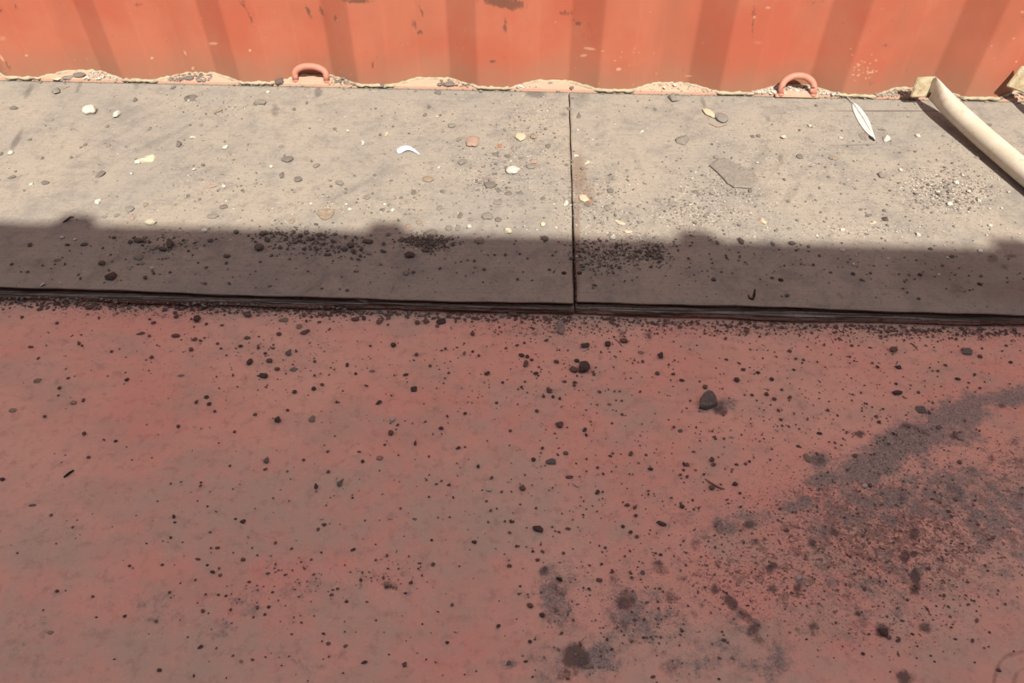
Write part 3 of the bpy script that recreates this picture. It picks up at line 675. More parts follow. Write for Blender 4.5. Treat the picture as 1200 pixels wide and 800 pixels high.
FLOOR_BIG = """
103 361 14 7 d 15|red-brown crumb beside the plywood edge at the left
143 363 9 8 p 0|light pinkish stone on the red floor just below the plywood edge at left
239 362 7 7 k 0|blackish round stone just below the plywood edge, left of the largest dark one
231 375 9 9 k 0|very dark stone on the red floor near the plywood edge at left quarter
150 357 11 5 d 10|flat dark flake at the plywood edge above the pinkish stone
358 390 12 6 d 25|dark angular crumb below the plywood edge, left of the wood sliver
426 373 6 6 k 0|black crumb directly below the curved wood sliver
517 377 12 8 k 20|blackish angular stone below the plywood edge near the centre-left
684 432 14 15 k -20|black lump of rust flakes on the red floor below the seam
672 434 10 7 d -35|brown crumb left of the black lump of rust flakes
684 405 14 8 k 10|dark stone on the red floor above the black lump
712 404 7 7 k 0|small black pebble right of the dark stone above the black lump
731 400 10 6 d 0|dark brown chip near the plywood edge right of the seam
775 418 10 9 k 0|jet black crumb standing alone right of the seam
657 499 14 9 d -15|red-dark oval stone on the red floor below the black lump
646 458 11 7 d 15|brown oval crumb down left of the black lump
616 427 7 9 d 0|brown stone standing alone left of the black lump of rust flakes
646 541 14 9 o 0|grey-brown oval stone in the middle of the red floor
667 559 9 5 d 0|dark oval crumb above the light sliver in the middle of the floor
674 569 9 5 w -25|light grey-pink sliver in the middle of the red floor
612 573 8 7 d 0|round brown crumb left of the light sliver in the middle of the floor
337 413 12 10 o 0|grey-tan stone on the red floor in the left third
344 433 9 6 g 0|light grey pebble below the grey-tan stone in the left third
366 491 8 10 t 0|light tan oval pebble right of the dark four-sided stone
324 492 13 10 k 0|very dark four-sided stone in the left third of the red floor
309 441 11 6 k 0|dark pointed stone above the very dark four-sided stone
460 492 6 7 w 0|whitish oval pebble on the floor left of centre
458 508 7 7 d 0|round brown crumb right below the whitish oval pebble
485 456 8 8 k 0|round dark stone left of centre on the red floor
444 472 8 5 k 15|dark oval crumb left below the round dark stone
486 519 5 9 k 0|upright dark sliver stone left of centre
311 539 11 10 o 0|rough grey clump in the left third of the floor
398 565 10 13 o -25|leaning grey-brown oval stone left of centre
372 571 7 7 k 0|round dark pebble left of the leaning oval stone
573 574 7 5 w 0|pair of tiny white bits at the centre of the floor
293 425 7 9 k 0|dark crumb right of the first pebble pair in the left third
242 465 7 6 k 0|dark crumb, upper of a close pair at left
246 474 8 5 k 0|dark crumb, lower of a close pair at left
44 446 9 7 t 0|light tan stone near the left edge of the red floor
52 488 7 5 d 0|dark oval pebble near the left edge of the red floor
1130 411 16 13 o 0|dark grey clod on the floor near the right edge below the board
1051 461 13 6 k 10|black smooth oval stone at right of the red floor
1079 480 13 11 o 0|dark grey rounded stone above the grey dust band at right
1054 431 12 5 k -10|dark flat pebble above the black oval stone at right
1047 411 11 9 d 0|dark rust clump near the board edge at right
946 537 8 13 t 10|light tan upright stone beside the grey dust band
1013 570 7 6 w 0|white chip touching a dark red crumb in the dust band
1019 569 5 5 d 0|dark red crumb touching the white chip in the dust band
1046 508 5 5 k 0|dark pebble in the middle of the grey dust band
862 567 10 6 k 35|dark elongated crumb right of the curved twig
834 572 7 7 d 0|brown crumb lying under the curved twig
857 512 6 4 w 0|small pale chip on the floor below the largest grey stone
836 545 6 6 d 0|dark crumb above the curved twig
630 622 13 12 k 0|blackish angular stone near the lower middle of the floor
665 619 8 5 d 0|dark oval crumb right of the blackish angular stone
775 614 12 6 k -20|dark triangular flake in the lower right of centre
621 710 8 7 d 0|reddish outlined crumb left of the sooty column stain
690 781 12 6 t 15|light brown flat chip lying on the round oily stain
857 770 8 6 t 0|light tan chip at the bottom of the floor right of centre
737 743 4 3 w 0|tiny white chip below the sooty spot at the bottom centre
1037 742 17 13 k -20|black jagged lump at the lower right of the floor
936 677 6 6 w 0|white chip on a dark spot in the rusty area at right
1085 713 5 5 k 0|black crumb up and right of the black jagged lump
285 611 7 6 k 0|roundest blackish pebble at lower left of the floor
249 671 6 6 k 0|blackish pebble lower left, below the roundest one
205 606 6 5 k 0|blackish pebble at lower left, left of the roundest one
413 644 8 5 k 30|tilted dark oval pebble in the lower middle left
427 776 8 5 k 0|dark flat pebble at the bottom edge, left of its round neighbour
475 779 8 8 d 0|round brown pebble at the bottom edge left of centre
556 635 7 5 k -15|dark oval pebble in the lower centre
584 734 5 7 k 0|dark upright pebble at the lower centre
187 785 6 5 k 0|dark pebble near the bottom left corner
597 663 6 5 d 0|brown pebble at the lower centre, above a pinkish patch
"""
BOARD_SMALL = """226 162 6 3 w;13 180 5 4 w;127 171 5 4 g;35 164 5 3 o;100 170 4 3 o;95 173 3 3 o;85 185 5 3 o;51 186 5 3 o;2 181 6 4 o;257 130 7 5 t;160 118 7 4 o;203 103 5 4 o;263 166 4 3 o;291 170 4 2 o;125 148 6 4 g;299 123 5 8 o;
344 128 6 5 o;360 121 4 4 o;314 109 4 3 w;513 109 7 4 o;504 126 6 4 o;529 148 9 5 g;520 154 5 4 t;538 164 6 6 g;581 181 7 5 o;594 184 7 5 o;454 158 5 6 c;427 169 6 5 w;407 154 5 3 w;392 151 5 5 o;371 195 8 6 g;318 196 4 3 w;422 190 4 2 g;592 197 10 5 o;514 196 3 2 w;498 135 4 4 o;
642 172 6 5 o;626 190 7 5 p;612 186 9 5 g;622 196 12 6 g;678 137 6 4 o;667 128 4 4 o;767 128 4 5 o;888 159 6 5 o;882 160 5 4 o;838 184 8 6 g;675 184 5 3 w;688 192 6 4 y;752 155 4 3 w;784 166 3 2 g;947 148 5 4 w;985 163 4 3 w;918 162 7 4 w;957 124 5 3 o;1158 147 8 3 o;1146 186 7 4 g;1033 153 8 3 o;
14 208 9 4 o;53 215 9 5 o;37 217 4 3 w;28 224 3 3 o;154 204 5 4 w;122 254 7 4 g;137 253 6 5 g;155 256 6 4 p;262 220 5 4 w;235 211 6 3 g;220 230 4 4 o;234 234 3 3 o;439 205 5 4 o;342 260 6 6 t;430 231 9 7 g;448 246 6 5 o;485 226 5 7 o;515 244 6 7 g;539 253 6 8 o;551 257 8 6 g;584 258 8 6 o;491 261 7 4 t;526 268 8 7 g;537 268 7 8 g;550 266 5 4 w;574 218 14 8 o;586 224 8 5 o;596 227 9 5 o;583 238 10 5 g;608 226 10 4 o;636 233 5 4 o;663 239 6 7 w;738 239 5 3 t;636 264 6 5 y;715 224 8 5 o;815 225 8 4 o;240 271 6 4 w;1018 253 8 4 o;1023 261 8 3 c;1077 276 6 5 w;1160 265 5 3 w;925 268 6 4 g;987 270 5 3 w;1009 246 5 3 o;706 262 5 4 g;470 232 4 3 o;460 247 4 4 w;410 246 5 3 w;405 222 4 3 o;364 239 4 3 w;18 201 4 3 o;330 172 5 3 g;236 147 4 3 g;175 152 4 3 g;61 141 4 3 g;300 215 4 3 g;645 215 4 3 g;700 170 4 3 g;735 200 4 3 g;770 235 4 3 g;950 230 5 3 g;985 215 5 3 g;1055 200 4 3 w;1090 190 4 3 g;1105 160 5 3 g;1120 215 6 4 w;1135 225 5 4 w;1112 240 6 4 w;1128 206 5 3 w;1148 236 5 4 w;1098 225 5 3 w;1075 160 5 4 w"""
SHADE_SMALL = """73 279 4 3 w;88 281 3 3 w;134 279 5 3 b;99 287 7 3 b;78 287 9 3 b;163 283 12 5 b;170 279 5 4 o;153 284 5 4 b;167 309 5 4 g;230 290 5 5 g;219 282 4 4 g;248 283 10 4 b;67 305 8 4 o;120 309 8 5 b;36 288 6 4 b;14 310 3 3 b;77 310 3 3 b;92 322 3 3 b;95 327 3 3 b;178 315 4 3 w;277 273 6 4 b;266 301 8 4 b;266 309 5 3 b;271 282 3 2 w;308 275 7 6 b;316 282 10 5 b;304 292 11 8 b;384 299 8 3 b;445 309 7 4 t;567 297 4 3 w;556 306 3 3 b;411 289 8 6 b;404 293 6 5 b;414 295 6 4 b;390 284 5 4 b;675 301 5 3 w;840 285 4 4 b;793 289 3 3 b;957 276 3 3 w;928 286 8 4 b;987 293 5 3 w;1148 295 5 4 w;1110 303 4 3 w;1041 303 3 3 w;907 287 6 4 b;1090 292 5 3 b;836 328 5 4 b;313 274 5 4 b;345 273 5 4 b;352 277 6 4 b;360 274 5 3 b;366 281 6 4 b;374 276 5 4 b;379 287 6 4 b;346 285 5 3 b;357 292 5 4 b;371 293 5 4 b;335 281 4 3 b;328 291 4 3 b;393 275 5 3 b;318 300 4 3 b;305 307 4 3 b;422 300 3 3 b;455 275 5 4 o;472 280 5 4 o;1000 310 3 3 w;1020 320 3 3 b;960 300 3 3 b;1060 330 3 3 b;1100 322 3 3 w"""
FLOOR_SMALL = """63 363 4 3 d;67 379 3 3 d;26 372 3 3 d;175 374 5 3 d;180 379 5 4 d;207 371 5 5 d;242 380 3 3 d;260 381 5 3 d;165 391 10 3 d;206 394 9 4 d;228 398 7 4 d;117 373 3 3 d;289 396 9 4 d;290 370 10 5 d;333 375 12 6 t;350 382 8 8 t;380 368 8 6 d;374 378 4 3 d;416 375 10 4 d;446 377 5 3 d;455 381 3 3 d;489 379 6 5 d;535 377 4 4 d;553 391 7 7 d;558 374 8 3 d;386 386 3 3 d;327 392 5 4 d;
94 403 5 4 d;36 407 6 3 d;45 420 3 3 d;80 443 4 3 d;70 455 4 4 d;98 469 3 5 d;15 481 8 5 p;86 472 7 5 p;136 517 4 3 k;104 536 4 3 d;149 445 5 4 k;131 412 3 3 d;178 419 4 4 d;212 440 8 3 t;230 471 5 6 k;252 482 3 3 d;299 486 4 3 d;209 500 4 4 d;275 506 3 3 d;3 562 6 4 k;38 592 8 3 o;235 569 3 3 d;270 546 4 3 d;235 400 4 3 d;255 403 3 3 d;282 406 5 3 k;259 409 3 3 d;274 440 3 3 d;
316 423 7 5 d;325 433 6 4 d;369 424 3 3 d;368 440 4 4 d;368 456 5 5 k;345 459 6 6 k;337 481 4 3 d;394 471 4 4 k;407 428 3 5 k;417 438 3 3 k;436 435 6 3 t;434 406 3 3 d;475 439 6 4 k;451 521 3 3 d;445 537 7 6 p;425 541 4 4 k;421 530 4 3 d;384 529 3 3 d;537 525 5 4 k;503 535 3 3 d;561 547 5 5 k;526 569 4 3 k;576 560 4 4 d;511 567 4 3 d;502 582 4 3 d;413 583 3 3 k;532 583 3 3 k;571 438 6 5 k;589 449 3 4 k;582 472 4 3 d;545 485 4 4 k;525 488 3 3 k;517 502 5 4 k;545 415 5 4 g;554 412 3 3 k;504 429 3 3 d;488 416 4 4 d;461 405 6 5 k;526 437 3 3 d;304 408 5 4 d;311 415 4 4 d;320 408 4 3 d;348 412 4 3 d;466 498 3 3 k;522 409 3 3 d;593 408 3 3 d;598 505 3 3 d;561 417 3 3 d;
611 417 7 4 k;618 418 4 4 k;628 438 6 4 k;652 424 6 4 d;676 423 6 4 k;751 413 7 4 p;636 464 5 6 d;648 465 3 4 k;656 467 3 4 k;629 482 4 4 d;685 504 5 5 k;688 510 4 4 k;700 474 3 3 r;714 474 4 3 r;770 438 5 4 d;799 446 6 3 k;826 454 5 5 d;863 446 6 6 k;851 422 4 3 d;888 437 5 3 k;797 505 5 4 o;625 539 5 5 k;663 531 6 5 o;700 577 5 6 k;706 555 4 4 k;739 532 5 6 d;715 535 4 3 k;762 550 6 4 k;803 544 6 4 k;815 551 3 3 r;863 545 4 4 d;799 594 6 5 k;735 592 5 4 d;610 591 3 2 k;757 533 3 3 d;692 494 3 3 r;729 486 3 3 d;640 399 5 3 d;606 405 4 3 d;615 402 4 3 d;696 439 3 3 d;705 413 3 3 d;743 422 3 3 d;753 424 3 4 d;672 448 9 4 d;661 447 4 3 d;673 452 4 3 d;623 422 4 3 d;615 447 3 3 d;838 514 3 3 d;834 505 3 3 d;871 433 5 4 d;866 426 3 3 d;881 463 4 3 d;898 462 5 5 d;850 397 4 3 d;654 533 3 2 d;676 543 3 2 d;801 551 3 3 d;858 550 3 3 r;849 549 3 3 r;878 541 3 3 k;867 578 3 3 k;868 594 3 3 k;
1027 430 5 5 d;1090 484 6 4 d;1030 495 5 4 k;1100 501 7 6 o;1122 445 6 4 k;929 433 6 3 k;904 445 5 4 k;907 468 5 4 d;910 504 3 2 w;1018 407 8 2 d;1148 418 5 4 d;1184 425 4 3 k;1099 435 4 3 d;925 466 5 4 d;942 422 5 3 d;957 424 3 3 d;916 457 3 3 d;970 481 3 4 d;962 485 3 2 w;982 487 3 3 d;1015 473 3 3 d;1050 450 3 3 k;1142 439 3 3 d;1178 405 4 3 d;1150 408 3 3 d;1134 454 3 3 r;1096 411 3 3 w;1076 460 3 3 d;915 492 4 3 d;935 523 4 3 d;925 500 3 3 d;912 481 3 4 d;960 508 6 3 k;998 405 4 3 d;925 412 5 3 d;932 420 4 3 d;
147 722 6 4 k;67 692 5 5 k;59 741 7 5 p;183 728 4 4 o;235 758 6 5 k;284 775 6 5 p;134 772 3 2 k;228 792 3 4 k;265 794 2 3 k;255 642 5 3 d;285 656 5 4 d;270 714 4 5 k;238 716 4 5 d;265 698 3 3 k;241 696 3 3 k;256 697 3 3 d;232 655 6 3 d;243 662 3 3 k;258 674 4 4 o;292 682 4 3 d;296 773 4 3 d;273 768 3 3 d;276 608 3 2 k;205 612 3 2 k;152 663 3 3 d;109 699 3 3 d;113 723 3 2 k;178 746 0 0 k;
314 672 5 4 o;315 711 4 4 k;376 647 4 3 k;380 615 5 4 d;377 608 3 3 w;457 608 5 4 w;486 608 5 3 g;506 633 3 3 k;599 611 4 5 k;524 753 4 4 k;513 717 3 2 k;495 731 2 2 k;379 743 4 4 k;385 754 5 5 o;405 757 5 5 o;311 770 3 2 k;402 788 3 2 k;544 790 3 2 k;535 740 3 3 w;596 777 6 6 o;342 743 3 2 d;390 691 3 2 d;406 705 4 3 k;430 705 3 2 d;440 638 2 2 k;494 674 3 4 k;475 695 4 2 k;423 680 3 3 k;453 688 4 3 k;493 660 2 2 k;527 606 2 2 k;560 662 0 0 k;591 649 2 2 k;573 612 3 3 d;592 611 3 3 k;588 773 0 0 k;330 780 2 2 k;358 726 0 0 k;
630 656 5 4 d;655 624 3 4 d;650 622 3 3 d;730 617 4 4 k;739 624 5 5 k;746 629 4 4 d;774 650 4 3 k;621 752 4 5 k;627 749 3 2 d;655 678 6 3 k;635 721 6 6 k;658 742 4 4 d;605 640 3 3 k;624 646 3 3 k;617 618 2 2 k;601 611 4 5 k;610 687 4 3 k;608 696 3 3 d;616 775 5 3 k;624 793 3 3 d;665 795 4 3 d;617 641 2 2 d;705 661 3 3 k;762 621 2 2 d;784 627 2 2 d;719 670 6 5 d;702 680 7 5 d;753 671 5 6 o;758 706 5 4 o;690 690 3 3 k;723 734 4 4 o;727 720 0 0 k;754 747 3 3 k;762 746 3 3 k;842 795 4 4 k;885 667 2 2 k;848 750 6 4 d;820 757 0 0 k;876 710 4 3 k;765 793 6 4 d;
959 762 2 2 k;945 749 3 2 k;1011 766 4 4 k;1053 767 3 6 d;1069 743 4 3 k;1090 768 3 3 k;1075 757 2 2 k;1120 749 3 2 k;1160 741 4 3 k;1018 743 4 3 d;965 752 0 0 k;1097 710 2 2 k;1128 637 3 2 k;1187 678 3 3 w;1199 664 3 3 w;985 668 2 2 w;975 673 2 2 w;1107 666 2 2 w;1127 665 2 2 w;1142 727 2 2 w;915 637 3 2 d;955 607 3 2 w;1023 666 0 0 w;914 700 3 3 w;943 741 3 3 y;1188 763 2 2 k;1142 776 2 2 k;1095 775 2 2 k;1170 785 6 5 d"""

def parse_big(txt, z, surf):
    for ln in txt.strip().splitlines():
        a, lab = ln.split('|'); x, y, w, h, ck, r = a.split()
        nm = {'d': 'rust_crumb', 'b': 'rust_crumb', 'k': 'dark_stone', 'o': 'grey_stone', 'g': 'grey_stone', 't': 'tan_stone', 'w': 'white_stone', 'y': 'cream_stone', 'c': 'cream_stone', 'p': 'pink_stone', 'r': 'rust_chip'}[ck]
        place(float(x), float(y), float(w), float(h), ck, z, float(r), lab, nm, 'stone')
def parse_small(txt, z, surf, zone):
    for tk in txt.replace('\n', '').split(';'):
        t = tk.split()
        if len(t) < 5: continue
        x, y, w, h = map(float, t[:4]); ck = t[4]
        if w == 0: continue
        g = zone(x, y)
        nm = 'rust_crumb' if ck in 'dkrb' else 'pebble'
        kindn = {'d': 'rust crumb', 'b': 'dark brown crumb', 'k': 'black crumb', 'r': 'orange crumb'}.get(ck, NCOL[ck] + ' pebble')
        place(x, y, w + .6, h + .6, ck, z, 0, 'small ' + kindn + ' ' + g, nm, 'crumb' if ck in 'dkrb' else 'pebble', kindn + 's ' + g)
ZT = PLYZ - 0.0003
parse_big(BOARD_BIG, ZT, 'plywood'); parse_big(FLOOR_BIG, 0.0, 'floor')
parse_small(BOARD_SMALL, ZT, 'plywood', lambda x, y: 'on the sunlit plywood ' + ('left' if x < 671 else 'right') + ' of the seam')
parse_small(SHADE_SMALL, ZT, 'plywood', lambda x, y: 'on the shaded strip of plywood ' + ('left' if x < 671 else 'right') + ' of the seam')
def fz(x, y):
    col = 'left third' if x < 400 else ('middle third' if x < 800 else 'right third')
    row = 'far part by the plywood' if y < 480 else ('middle' if y < 620 else 'near part')
    return 'on the red floor, ' + row + ', ' + col
parse_small(FLOOR_SMALL, 0.0, 'floor', fz)

# ------------------------------------------------------------------ single finds
# flat slab with an angular outline
def outline_slab(name, pix, z, h, mat, label, cat, lift=0.0, jit=0.0006, bev=0.0012):
    P = [at(x, y, z) for x, y in pix]
    cx = sum(p.x for p in P) / len(P); cy = sum(p.y for p in P) / len(P)
    # refine the outline
    Q = []
    for i in range(len(P)):
        a, b = P[i], P[(i + 1) % len(P)]
        for t in (0, .33, .66):
            p = a.lerp(b, t); Q.append(Vector((p.x - cx + random.uniform(-jit, jit), p.y - cy + random.uniform(-jit, jit), 0)))
    bm = bmesh.new()
    bot = [bm.verts.new((q.x * .96, q.y * .96, lift)) for q in Q]
    mid = [bm.verts.new((q.x, q.y, lift + h * .65)) for q in Q]
    top = [bm.verts.new((q.x * .90, q.y * .90, lift + h + random.uniform(-.0006, .0006))) for q in Q]
    top2 = [bm.verts.new((q.x * .5, q.y * .5, lift + h + random.uniform(-.0008, .0012))) for q in Q]
    n = len(Q)
    for A, B in ((bot, mid), (mid, top), (top, top2)):
        for i in range(n): bm.faces.new((A[i], A[(i + 1) % n], B[(i + 1) % n], B[i]))
    c = bm.verts.new((0, 0, lift + h * 1.05))
    for i in range(n): bm.faces.new((top2[i], top2[(i + 1) % n], c))
    bm.faces.new(bot[::-1])
    o = from_bm(name, bm, mat)
    o.location = (cx, cy, z)
    return tag(o, label, cat)
outline_slab('flat_slab', [(831, 195), (840, 188), (849, 186), (858, 191), (868, 196), (880, 201), (888, 209), (887, 217), (880, 222), (860, 221), (852, 216), (846, 209)], ZT, 0.0055, ST['g'], 'large flat grey slab of crusted dirt on the sunlit plywood right of the seam', 'stone')
outline_slab('wooden_chip', [(654, 376), (660, 376), (661, 384), (660, 392), (656, 392), (652, 390), (653, 383)], 0.0, 0.004, MWOODCHIP, 'grey upright wood chip on the red floor just below the board seam', 'wood chip')
outline_slab('dry_leaf', [(1006, 157), (1013, 155), (1019, 160), (1016, 165), (1009, 164)], ZT, 0.0012, ST['g'], 'dark-rimmed grey dry leaf scrap beside the lower end of the feather', 'leaf')

outline_slab('tan_stone', [(371, 251), (376, 247), (384, 245), (391, 247), (392, 251), (388, 256), (381, 259), (375, 256)], ZT, 0.0045, ST['t'], 'largest tan stone on the plywood just above the shadow line', 'stone')
outline_slab('grey_stone', [(819, 479), (820, 470), (824, 463), (829, 460), (835, 463), (839, 470), (840, 476), (834, 479), (826, 481)], 0.0, 0.0095, ST['o'], 'largest dark grey stone on the red floor, beside a damp stain', 'stone', bev=.002)

# feather
fr = tag(empty('feather', at(1005, 138, PLYZ)), 'white feather with a black tip lying on the sunlit plywood near the wall', 'feather')
fo = Vector(fr.location)
def fp(px, py, z): return at(px, py, PLYZ) - fo + Vector((0, 0, z))
bm = bmesh.new()
L = [(998, 121), (998, 127), (1001, 134), (1004, 141), (1008, 147), (1012, 153), (1017, 158), (1021, 161)]
Cn = [(999, 122), (1003, 127), (1007, 133), (1010, 139), (1014, 146), (1018, 153), (1021, 159), (1024, 164)]
Rr = [(1002, 122), (1008, 127), (1011, 131), (1015, 136), (1019, 143), (1021, 151), (1024, 159), (1026, 166)]
rows = []
for l, c0, r0 in zip(L, Cn, Rr): rows.append([bm.verts.new(fp(*l, .0018)), bm.verts.new(fp(*c0, .0045)), bm.verts.new(fp(*r0, .0030))])
for a, b in zip(rows[:-1], rows[1:]):
    for i in range(2): bm.faces.new((a[i], a[i + 1], b[i + 1], b[i]))
o = from_bm('vane', bm, MFEATHER, fr); o.modifiers.new('t', 'SOLIDIFY').thickness = 0.0007
s = o.modifiers.new('s', 'SUBSURF'); s.levels = 2; s.render_levels = 2
bm = bmesh.new(); tube_bm(bm, [fp(988, 111, .002), fp(992, 115, .003), fp(999, 122, .0040), fp(1010, 139, .0046), fp(1018, 153, .0044), fp(1023, 162, .003)], [.0011, .0013, .0010, .0007, .0005, .0004], 8)
from_bm('quill', bm, MQUILL, fr, True)
bm = bmesh.new(); tube_bm(bm, [fp(1018, 160, .002), fp(1021, 163, .0024), fp(1025, 166, .002)], [.0012, .0026, .0010], 8, True, [(1, .5)] * 3)
from_bm('dark_tip', bm, MFTIP, fr, True)['label'] = 'black feather tip'

# curved sliver of plastic
pr_ = tag(empty('plastic_scrap', at(479, 180, PLYZ)), 'curved bluish-white plastic scrap on the sunlit plywood, left of centre', 'plastic scrap')
fo = Vector(pr_.location)
bm = bmesh.new(); rows = []
for (x, y), (x2, y2), z in zip([(464, 175), (468, 174), (473, 173.5), (479, 174), (485, 176), (490, 179), (493, 182)], [(465, 180), (469, 181), (474, 179), (479, 177.5), (484, 178.5), (489, 181), (492, 182.6)], [.001, .005, .008, .008, .006, .003, .001]):
    rows.append([bm.verts.new(fp(x, y, z)), bm.verts.new(fp((x + x2) / 2, (y + y2) / 2, z + .003)), bm.verts.new(fp(x2, y2, max(.0008, z - .004)))])
for a, b in zip(rows[:-1], rows[1:]):
    for i in range(2): bm.faces.new((a[i], a[i + 1], b[i + 1], b[i]))
o = from_bm('curl', bm, MPLASTIC, pr_, True); o.modifiers.new('t', 'SOLIDIFY').thickness = 0.0008
s = o.modifiers.new('s', 'SUBSURF'); s.levels = 2; s.render_levels = 2

def stick(name, pix, z, rad, mat, label, cat, lifts=None):
    lifts = lifts or [0] * len(pix)
    o0 = at(*pix[len(pix) // 2], z)
    rads = [rad * (0.6 if i in (0, len(pix) - 1) else 1) for i in range(len(pix))]
    bm = bmesh.new(); tube_bm(bm, [at(x, y, z) - o0 + Vector((0, 0, r + l)) for (x, y), l, r in zip(pix, lifts, rads)], rads, 8)
    o = from_bm(name, bm, mat, None, True); o.location = o0
    return tag(o, label, cat)
stick('stick', [(75, 559.5), (79, 557), (83, 554), (87, 551)], 0, .0016, MIRON, 'short black stick on the red floor near the left edge', 'stick')
stick('twig', [(826, 561), (831, 565), (836, 568), (841, 571), (845, 572.5), (849, 573)], 0, .0012, MTWIG, 'thin curved brown twig on the red floor below the largest grey stone', 'twig')
stick('twig', [(830, 145), (835, 147), (840, 149.5), (846, 148.5), (852, 146)], ZT, .0010, MTWIG, 'curved tan stem under the cream shell-shaped piece', 'twig')
stick('twig', [(74, 105), (78, 103), (82, 101.5)], ZT, .0010, MTWIG, 'thin grey twig touching the flat lump at the far left', 'twig')
stick('splinter', [(74, 261), (79, 259), (84, 256.5), (87, 255)], ZT, .0016, MIRON, 'black splinter on the edge of the leftmost shadow bump', 'splinter', [0, .001, .003, .001])
stick('twig', [(1067, 402), (1071, 405), (1075, 410)], 0, .0010, MTWIG, 'tiny brown twig on the floor at right, below the board edge', 'twig')
stick('splinter', [(652, 677), (655, 679), (659, 681)], 0, .0013, MIRON, 'dark splinter on the floor above the sooty column stain', 'splinter')
stick('twig', [(720, 397), (725, 401), (729, 406)], 0, .0008, MTWIG, 'hair-thin stem on the floor right of the seam', 'twig')
stick('twig', [(1118, 505), (1119, 511), (1123, 515), (1129, 516)], 0, .0009, MTWIG, 'hooked dark stem in the grey dust band at right', 'twig')
stick('straw', [(700, 370), (698, 376), (696, 381)], 0, .0007, MQUILL, 'pale straw bit beside the board edge, right of the seam', 'straw')
# peeled sliver of ply curling off the board's front edge
fo = at(432, 355, 0)
bm = bmesh.new(); rows = []
for x, y, z, w in ((415, 349.5, .020, .0015), (422, 350, .020, .0035), (428, 352, .018, .0040), (434, 355, .014, .0040), (440, 358.5, .008, .0035), (445, 361.5, .003, .0020)):
    p = at(x, y, z) - fo + Vector((0, -.012, 0)) * 0
    rows.append([bm.verts.new(p + Vector((w * .3, w, .001))), bm.verts.new(p + Vector((-w * .3, -w, 0)))])
for a, b in zip(rows[:-1], rows[1:]): bm.faces.new((a[0], a[1], b[1], b[0]))
o = from_bm('wood_sliver', bm, MWOODCHIP); o.location = fo; o.modifiers.new('t', 'SOLIDIFY').thickness = 0.0018
s = o.modifiers.new('s', 'SUBSURF'); s.levels = 1; s.render_levels = 2
tag(o, 'curved grey wood sliver peeling off the front edge of the left board', 'splinter')
# bent nail at the right board's edge
c0 = at(882, 352, PLYZ)
bm = bmesh.new(); tube_bm(bm, [at(877, 346, PLYZ) - c0 + Vector((0, 0, .001)), at(878, 350, PLYZ) - c0 + Vector((0, 0, .001)), at(882, 352, PLYZ) - c0 + Vector((0, 0, .002)), at(883, 349, PLYZ) - c0 + Vector((0, 0, .006)), at(883, 345, PLYZ) - c0 + Vector((0, 0, .011))], [.0008, .0012, .0018, .0024, .0014], 8)
o = from_bm('bent_nail', bm, MIRON, None, True); o.location = c0 + Vector((0, .001, 0)); tag(o, 'black bent nail sticking up at the front edge of the right board', 'nail')
# countersunk screws
for x, y, lab in ((661, 320, 'black screw head left of the seam in the shaded plywood'), (679, 320, 'dark screw head just right of the seam in the shaded plywood'), (915, 328, 'black screw head in the middle of the shaded right board'), (1148, 333, 'black screw head near the right end of the shaded board')):
    c0 = at(x, y, PLYZ); root = tag(empty('floor_screw', c0), lab, 'screw', 'screws in the plywood boards')
    bm = bmesh.new(); bmesh.ops.create_uvsphere(bm, u_segments=16, v_segments=8, radius=0.0047)
    for v in bm.verts: v.co.z *= 0.28
    from_bm('screw_head', bm, MIRON, root, True)
    bm = bmesh.new(); add_box(bm, -.0026, .0026, -.0005, .0005, .0011, .0017); add_box(bm, -.0005, .0005, -.0026, .0026, .0011, .0017)
    from_bm('drive_cross', bm, MRUST, root)

# stones lying on the rail in the recesses of the wall
for x, y, w, h, ck, lab in ((79, 90, 13, 8, 'g', 'grey stone on the rail in the leftmost recess, left of the blue-grey slab'), (93, 88.5, 16, 9, 'o', 'blue-grey slab on the rail in the leftmost recess'), (66, 91.5, 11, 6, 'c', 'sandy yellow stone on the rail in the leftmost recess'), (101, 91, 7, 6, 'w', 'pale stone on the rail right of the blue-grey slab'), (529, 99, 22, 10, 'o', 'long dark grey stone on the rail in the recess right of the left ring'), (450, 100.5, 9, 5, 'o', 'grey stone at the wall foot between the left ring and the long grey stone'), (670, 103, 6, 8, 'o', 'dark grey stone on the rail at the top of the seam'), (222, 92, 10, 8, 'o', 'grey stone among gravel in the second recess from the left'), (234, 94, 7, 6, 'g', 'smaller grey stone among gravel in the second recess from the left'), (912, 105, 8, 8, 'o', 'dark grey stone at the wall foot left of the right lashing ring'), (645, 97, 6, 4, 'g', 'grey chip on the rail above the seam')):
    place(x, y + h * .12, w, h * .62, ck, RAILZ, 0, lab, 'rail_stone', 'stone', tall=.4)

